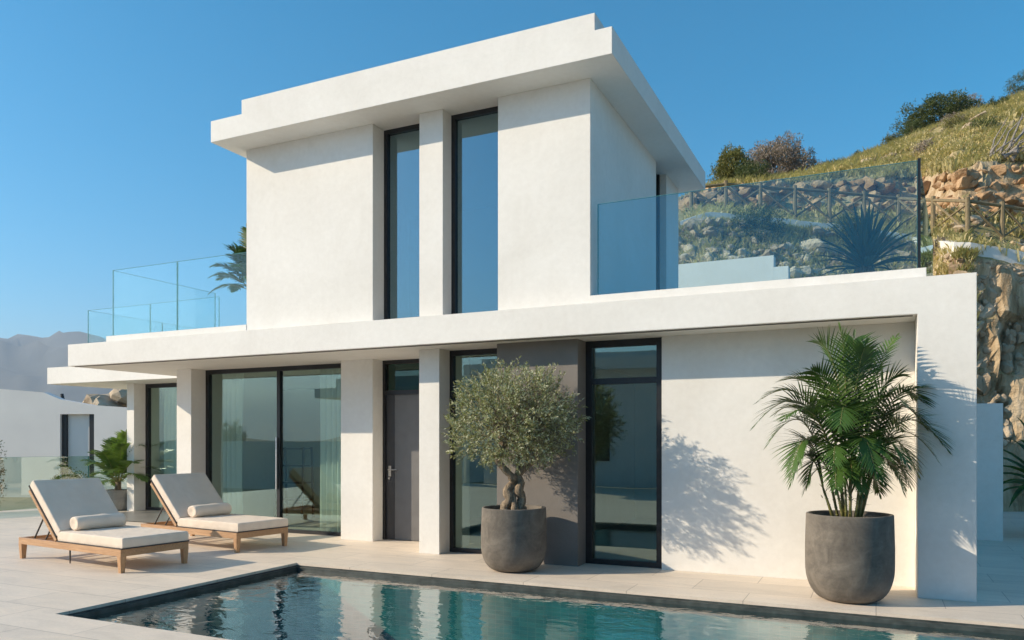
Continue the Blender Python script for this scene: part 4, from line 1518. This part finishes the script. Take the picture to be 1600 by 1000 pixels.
# fallen dead branches at the right edge of the rubble wall
t = thing('dead_branch', 'tangle of dead grey branches by the rubble wall at the right edge', 'branches', hill_point(1590, 7.1) + Vector((0, 0, .1)))
m = MB()
for i in range(22):
    a = Vector((ru(-.9, .6), ru(-.5, .3), ru(-.9, .2)))
    b = a + Vector((ru(.3, 1.2), ru(-.3, .3), ru(.3, 1.3)))
    mid = (a + b) / 2 + rdir() * .18
    m.tube([a, a.lerp(mid, .6) + rdir() * .04, mid, b], [ru(.03, .07), .03, .022, .01], 6)
m.build('branch', M['bark_grey'], t)

# ------------------------------------------------------------------ neighbours at the left
def quadwall(m, a, b, z0, z1, th):
    m.bar((a.x, a.y, (z0 + z1) / 2), (b.x, b.y, (z0 + z1) / 2), th, z1 - z0)

nb = thing('neighbour_house', 'low white house beyond the glass fence at the left', 'house', at(0, 30, gz))
no = Vector(nb.location)
A = at(0, 30, 0)
D = Vector((.945, .327, 0)); NB = Vector((.327, -.945, 0))
def nhit(px):
    """distance along the facade seen in picture column px"""
    r_ = FW + RT * ((px - CX) / FPX)
    det = r_.x * (-D.y) + D.x * r_.y
    t_ = (A.x * (-D.y) + D.x * A.y) / det
    return (r_ * t_ - A).dot(D), t_
prof = []
for px, py in ((-120, 600), (-20, 606), (68, 613), (94, 624), (144, 633), (207, 637), (240, 640)):
    s_, t_ = nhit(px); prof.append((s_, zat(py, t_), t_))
def NP(s_, o_, z_): return tuple(A + D * s_ + NB * o_ + Vector((0, 0, z_)))
so0, _ = nhit(94); so1, to1 = nhit(147)
zo = zat(647, to1)
def slab_poly(m, pts, o0, o1):
    n_ = len(pts)
    m.add([NP(a, o1, b) for a, b in pts] + [NP(a, o0, b) for a, b in pts], [tuple(range(n_)), tuple(range(2 * n_ - 1, n_ - 1, -1))] + [(i, i + n_, (i + 1) % n_ + n_, (i + 1) % n_) for i in range(n_)])
m = MB()
top = [(a, b) for a, b, c in prof]
L_ = [(a, b) for a, b in top if a < so0 - .05]; R_ = [(a, b) for a, b in top if a > so1 + .05]; Mi = [(a, b) for a, b in top if so0 - .05 <= a <= so1 + .05]
def ztop(x): return interp(x, top)
slab_poly(m, [(top[0][0], gz), (so0, gz), (so0, ztop(so0))] + L_[::-1], -.35, 0)
slab_poly(m, [(so1, gz), (top[-1][0], gz)] + R_[::-1] + [(so1, ztop(so1))], -.35, 0)
slab_poly(m, [(so0, zo), (so1, zo), (so1, ztop(so1))] + [q for q in Mi[::-1] if so0 + .01 < q[0] < so1 - .01] + [(so0, ztop(so0))], -.35, 0)
for a in (top[0][0], top[-1][0]):
    slab_poly(m, [(a - .15, gz), (a + .15, gz), (a + .15, ztop(a) - .02), (a - .15, ztop(a) - .02)], -6, -.35)
slab_poly(m, [(top[0][0], gz), (top[-1][0], gz), (top[-1][0], 2.6), (top[0][0], 2.9)], -6.3, -6)
m.build('wall', M['wall_far'], nb, off=no)
m = MB()
slab_poly(m, [(top[0][0] + .2, 2.75), (top[-1][0] - .2, 2.45), (top[-1][0] - .2, 2.6), (top[0][0] + .2, 2.9)], -5.9, -.36)
m.build('roof', M['wall_far'], nb, off=no)
sA, _ = nhit(101); sB, _ = nhit(137)
m = MB()
slab_poly(m, [(so0, gz + .01), (sA, gz + .01), (sA, zo), (so0, zo)], -.25, -.1)
slab_poly(m, [(sB, gz + .01), (so1, gz + .01), (so1, zo), (sB, zo)], -.25, -.1)
m.build('window', M['frame'], nb, off=no)
m = MB()
slab_poly(m, [(sA, gz + .01), (sB, gz + .01), (sB, zo), (sA, zo)], -.24, -.2)
m.build('shutter', M['wall_far'], nb, off=no)
sC, _ = nhit(84)
m = MB(); m.tube([NP(sC, -.6, 2.8), NP(sC - .1, -.6, zat(612, 29))], [.09, .06], 8)
m.build('vent_pipe', M['frame'], nb, off=no)

bush('garden_shrub', 'small grey green bush seen through the glass fence', 'shrub', Vector((-19.9, 13.9, -.4)), .5, .45, .75, 700, .07, M['pine'], 5)
bush('garden_shrub', 'leafy bush at the left picture edge beyond the glass fence', 'shrub', at(-16, 20, -.4), .3, .3, 1.1, 700, .06, M['shrub'], 5, lift=.2)

# pale rocky knoll behind the neighbour
m = MB()
for i in range(120):
    px = ru(90, 330)
    d_ = ru(50, 66)
    p = at(px, d_, zat(interp(px, [(90, 655), (140, 640), (200, 612), (330, 600)]), 58) - (66 - d_) * .06)
    rock(m, p, ru(.5, 1.5), 1.3, 1, .7)
tag(m.build('rocks', M['rock_pale']), 'pale boulders on the knoll beside the neighbouring house', 'rocks', kind='stuff')
mb = MB(); n = 40; vs = []; fs = []
for i in range(n + 1):
    for j in range(13):
        px = 60 + 500 * i / n; d_ = 46 + 5 * j
        zc = zat(interp(px, [(60, 690), (90, 660), (140, 645), (200, 618), (330, 604), (450, 640), (560, 690)]), 58)
        w_ = sin(pi * j / 12) ** .6 if 0 < j < 12 else 0
        vs.append(at(px, d_, -.7 + (zc + .7) * w_ + .3 * noise.noise(Vector((px * .03, d_ * .2, 0))) * w_))
        if i and j: fs.append(((i - 1) * 13 + j - 1, i * 13 + j - 1, i * 13 + j, (i - 1) * 13 + j))
mb.add(vs, fs); tag(mb.build('knoll_hill', M['ground'], smooth=True), kind='structure')

# ------------------------------------------------------------------ what the windows mirror: the plot in front
def villa(name, label, loc, parts, wins, seed=0):
    t = thing(name, label, 'house', loc)
    m = MB()
    for b in parts: m.box(*b)
    m.build('wall', M['wall_far'], t)
    for (x0, x1, yy, z0, z1) in wins:
        w_ = MB(); w_.box(x0, x1, yy, yy + .06, z0, z1)
        f = w_.build('window', M['frame'], t)
        g = MB(); g.box(x0 + .08, x1 - .08, yy + .061, yy + .075, z0 + .08, z1 - .08); g.build('pane', M['pane'], f)
    return t


villa('opposite_villa', 'white flat roofed villa facing the pool, mirrored in the windows', (-8, -6.2, 0),
      [(-5.2, 9, -6, 0, 0, 4.0), (-5.8, 9.6, -6.2, .5, 4.0, 4.4), (-5.2, 9.2, -6, .2, 4.4, 4.6)],
      [(-2.6, -1.7, .01, .9, 3.0), (-1.2, -.2, .01, .9, 3.2), (2.5, 5, .01, 0.05, 2.7)])
villa('opposite_villa', 'white stepped villa at the far left of the pool, mirrored in the sliding door', (-22, -13, gz),
      [(-3.2, 3, -6, 0, 0, 4.5), (-5.6, 3.2, -6.4, .5, 4.5, 5.0), (-4.4, 3.0, -6, .3, 5.0, 5.5)],
      [(-2, -1, .01, .9, 3.4)])
m = MB(); m.box(-60, -13.9, -6.1, -5.91, gz, 1.55)
tag(m.build('boundary_wall', M['wall_far']), 'long white boundary wall in front of the terrace, mirrored in the sliding door', 'wall')
bush('tree', 'round tree beyond the boundary wall, mirrored in the sliding door', 'tree', Vector((-32, -11, gz)), .7, .7, .8, 700, .08, M['shrub'], 6, lift=1.9)
bush('tree', 'dense tree beyond the boundary wall nearest the villa, mirrored in the glass', 'tree', Vector((-36, -11.5, gz)), 2.4, 2.0, 1.0, 1500, .12, M['shrub'], 6, lift=1.2)
sword_plant('yucca_plant', 'yucca standing before the opposite villa, mirrored in the tall window', 'plant', Vector((-9.9, -5.4, 0)), 34, 1.1, .08, M['palm'], .7, .9, .08, .3)

mb = MB(); vs = []; fs = []
for i in range(121):
    a = pi * (0.95 + 1.15 * i / 120)
    for j in range(9):
        q = j / 8; rr = 260 + 700 * q
        h_ = max(0, sin(pi * min(1, q * 1.25))) * (3 + 6 * noise.noise(Vector((cos(a) * 3, sin(a) * 3, q))) + 9 * noise.noise(Vector((cos(a) * 14, sin(a) * 14, q * 3))))
        vs.append((rr * cos(a), rr * sin(a), gz - .3 + max(0, h_)))
        if i and j: fs.append(((i - 1) * 9 + j - 1, i * 9 + j - 1, i * 9 + j, (i - 1) * 9 + j))
mb.add(vs, fs); tag(mb.build('wooded_hills', M['mountain'], smooth=True), kind='structure')

# ------------------------------------------------------------------ distant mountains and haze
vs = []; fs = []
n1, n2 = 150, 26
ridge = [(-900, 560), (-500, 540), (-200, 530), (-60, 519), (0, 524), (16, 526), (20, 530), (28, 523), (45, 522), (72, 525), (84, 518), (100, 513), (122, 511), (150, 518), (190, 535), (300, 560), (420, 600), (620, 640), (1000, 655), (1500, 640)]
for i in range(n1 + 1):
    px = -900 + 2400 * i / n1
    if -80 < px: pass
    zc = zat(interp(px, ridge), 3000)
    for j in range(n2 + 1):
        q = j / n2
        d_ = 1500 + 3500 * q
        w_ = max(0, 1 - abs(q - .43) / (.43 if q < .43 else .57)) ** 1.15
        rg = noise.ridged_multi_fractal(Vector((px * .006, d_ * .0022, 0)), .9, 2.1, 5, 1, 2)
        z = -3 + (zc + 3) * w_ * (1 + .22 * (rg - 1.1) * (1 if abs(q - .43) > .03 else .12))
        p = at(px, d_, z); vs.append(p)
        if i and j: fs.append(((i - 1) * (n2 + 1) + j - 1, i * (n2 + 1) + j - 1, i * (n2 + 1) + j, (i - 1) * (n2 + 1) + j))
mb = MB(); mb.add(vs, fs)
tag(mb.build('mountains', M['mountain'], smooth=True), kind='structure')

hz = MB(); hz.box(-9500, 9500, -9500, 9500, -3.5, 460)
ho_ = hz.build('haze', M['soil'])
hm = bpy.data.materials.new('haze_air'); hm.use_nodes = True
nt = hm.node_tree
nt.nodes.remove(nt.nodes['Principled BSDF'])
pv = nt.nodes.new('ShaderNodeVolumePrincipled')
pv.inputs['Color'].default_value = (0.70, 0.84, 1.0, 1)
pv.inputs['Density'].default_value = 0.00022
pv.inputs['Anisotropy'].default_value = 0.1
nt.links.new(pv.outputs[0], nt.nodes['Material Output'].inputs['Volume'])
ho_.data.materials.clear(); ho_.data.materials.append(hm)
tag(ho_, 'thin bluish air softening the far mountains', 'haze', kind='stuff')
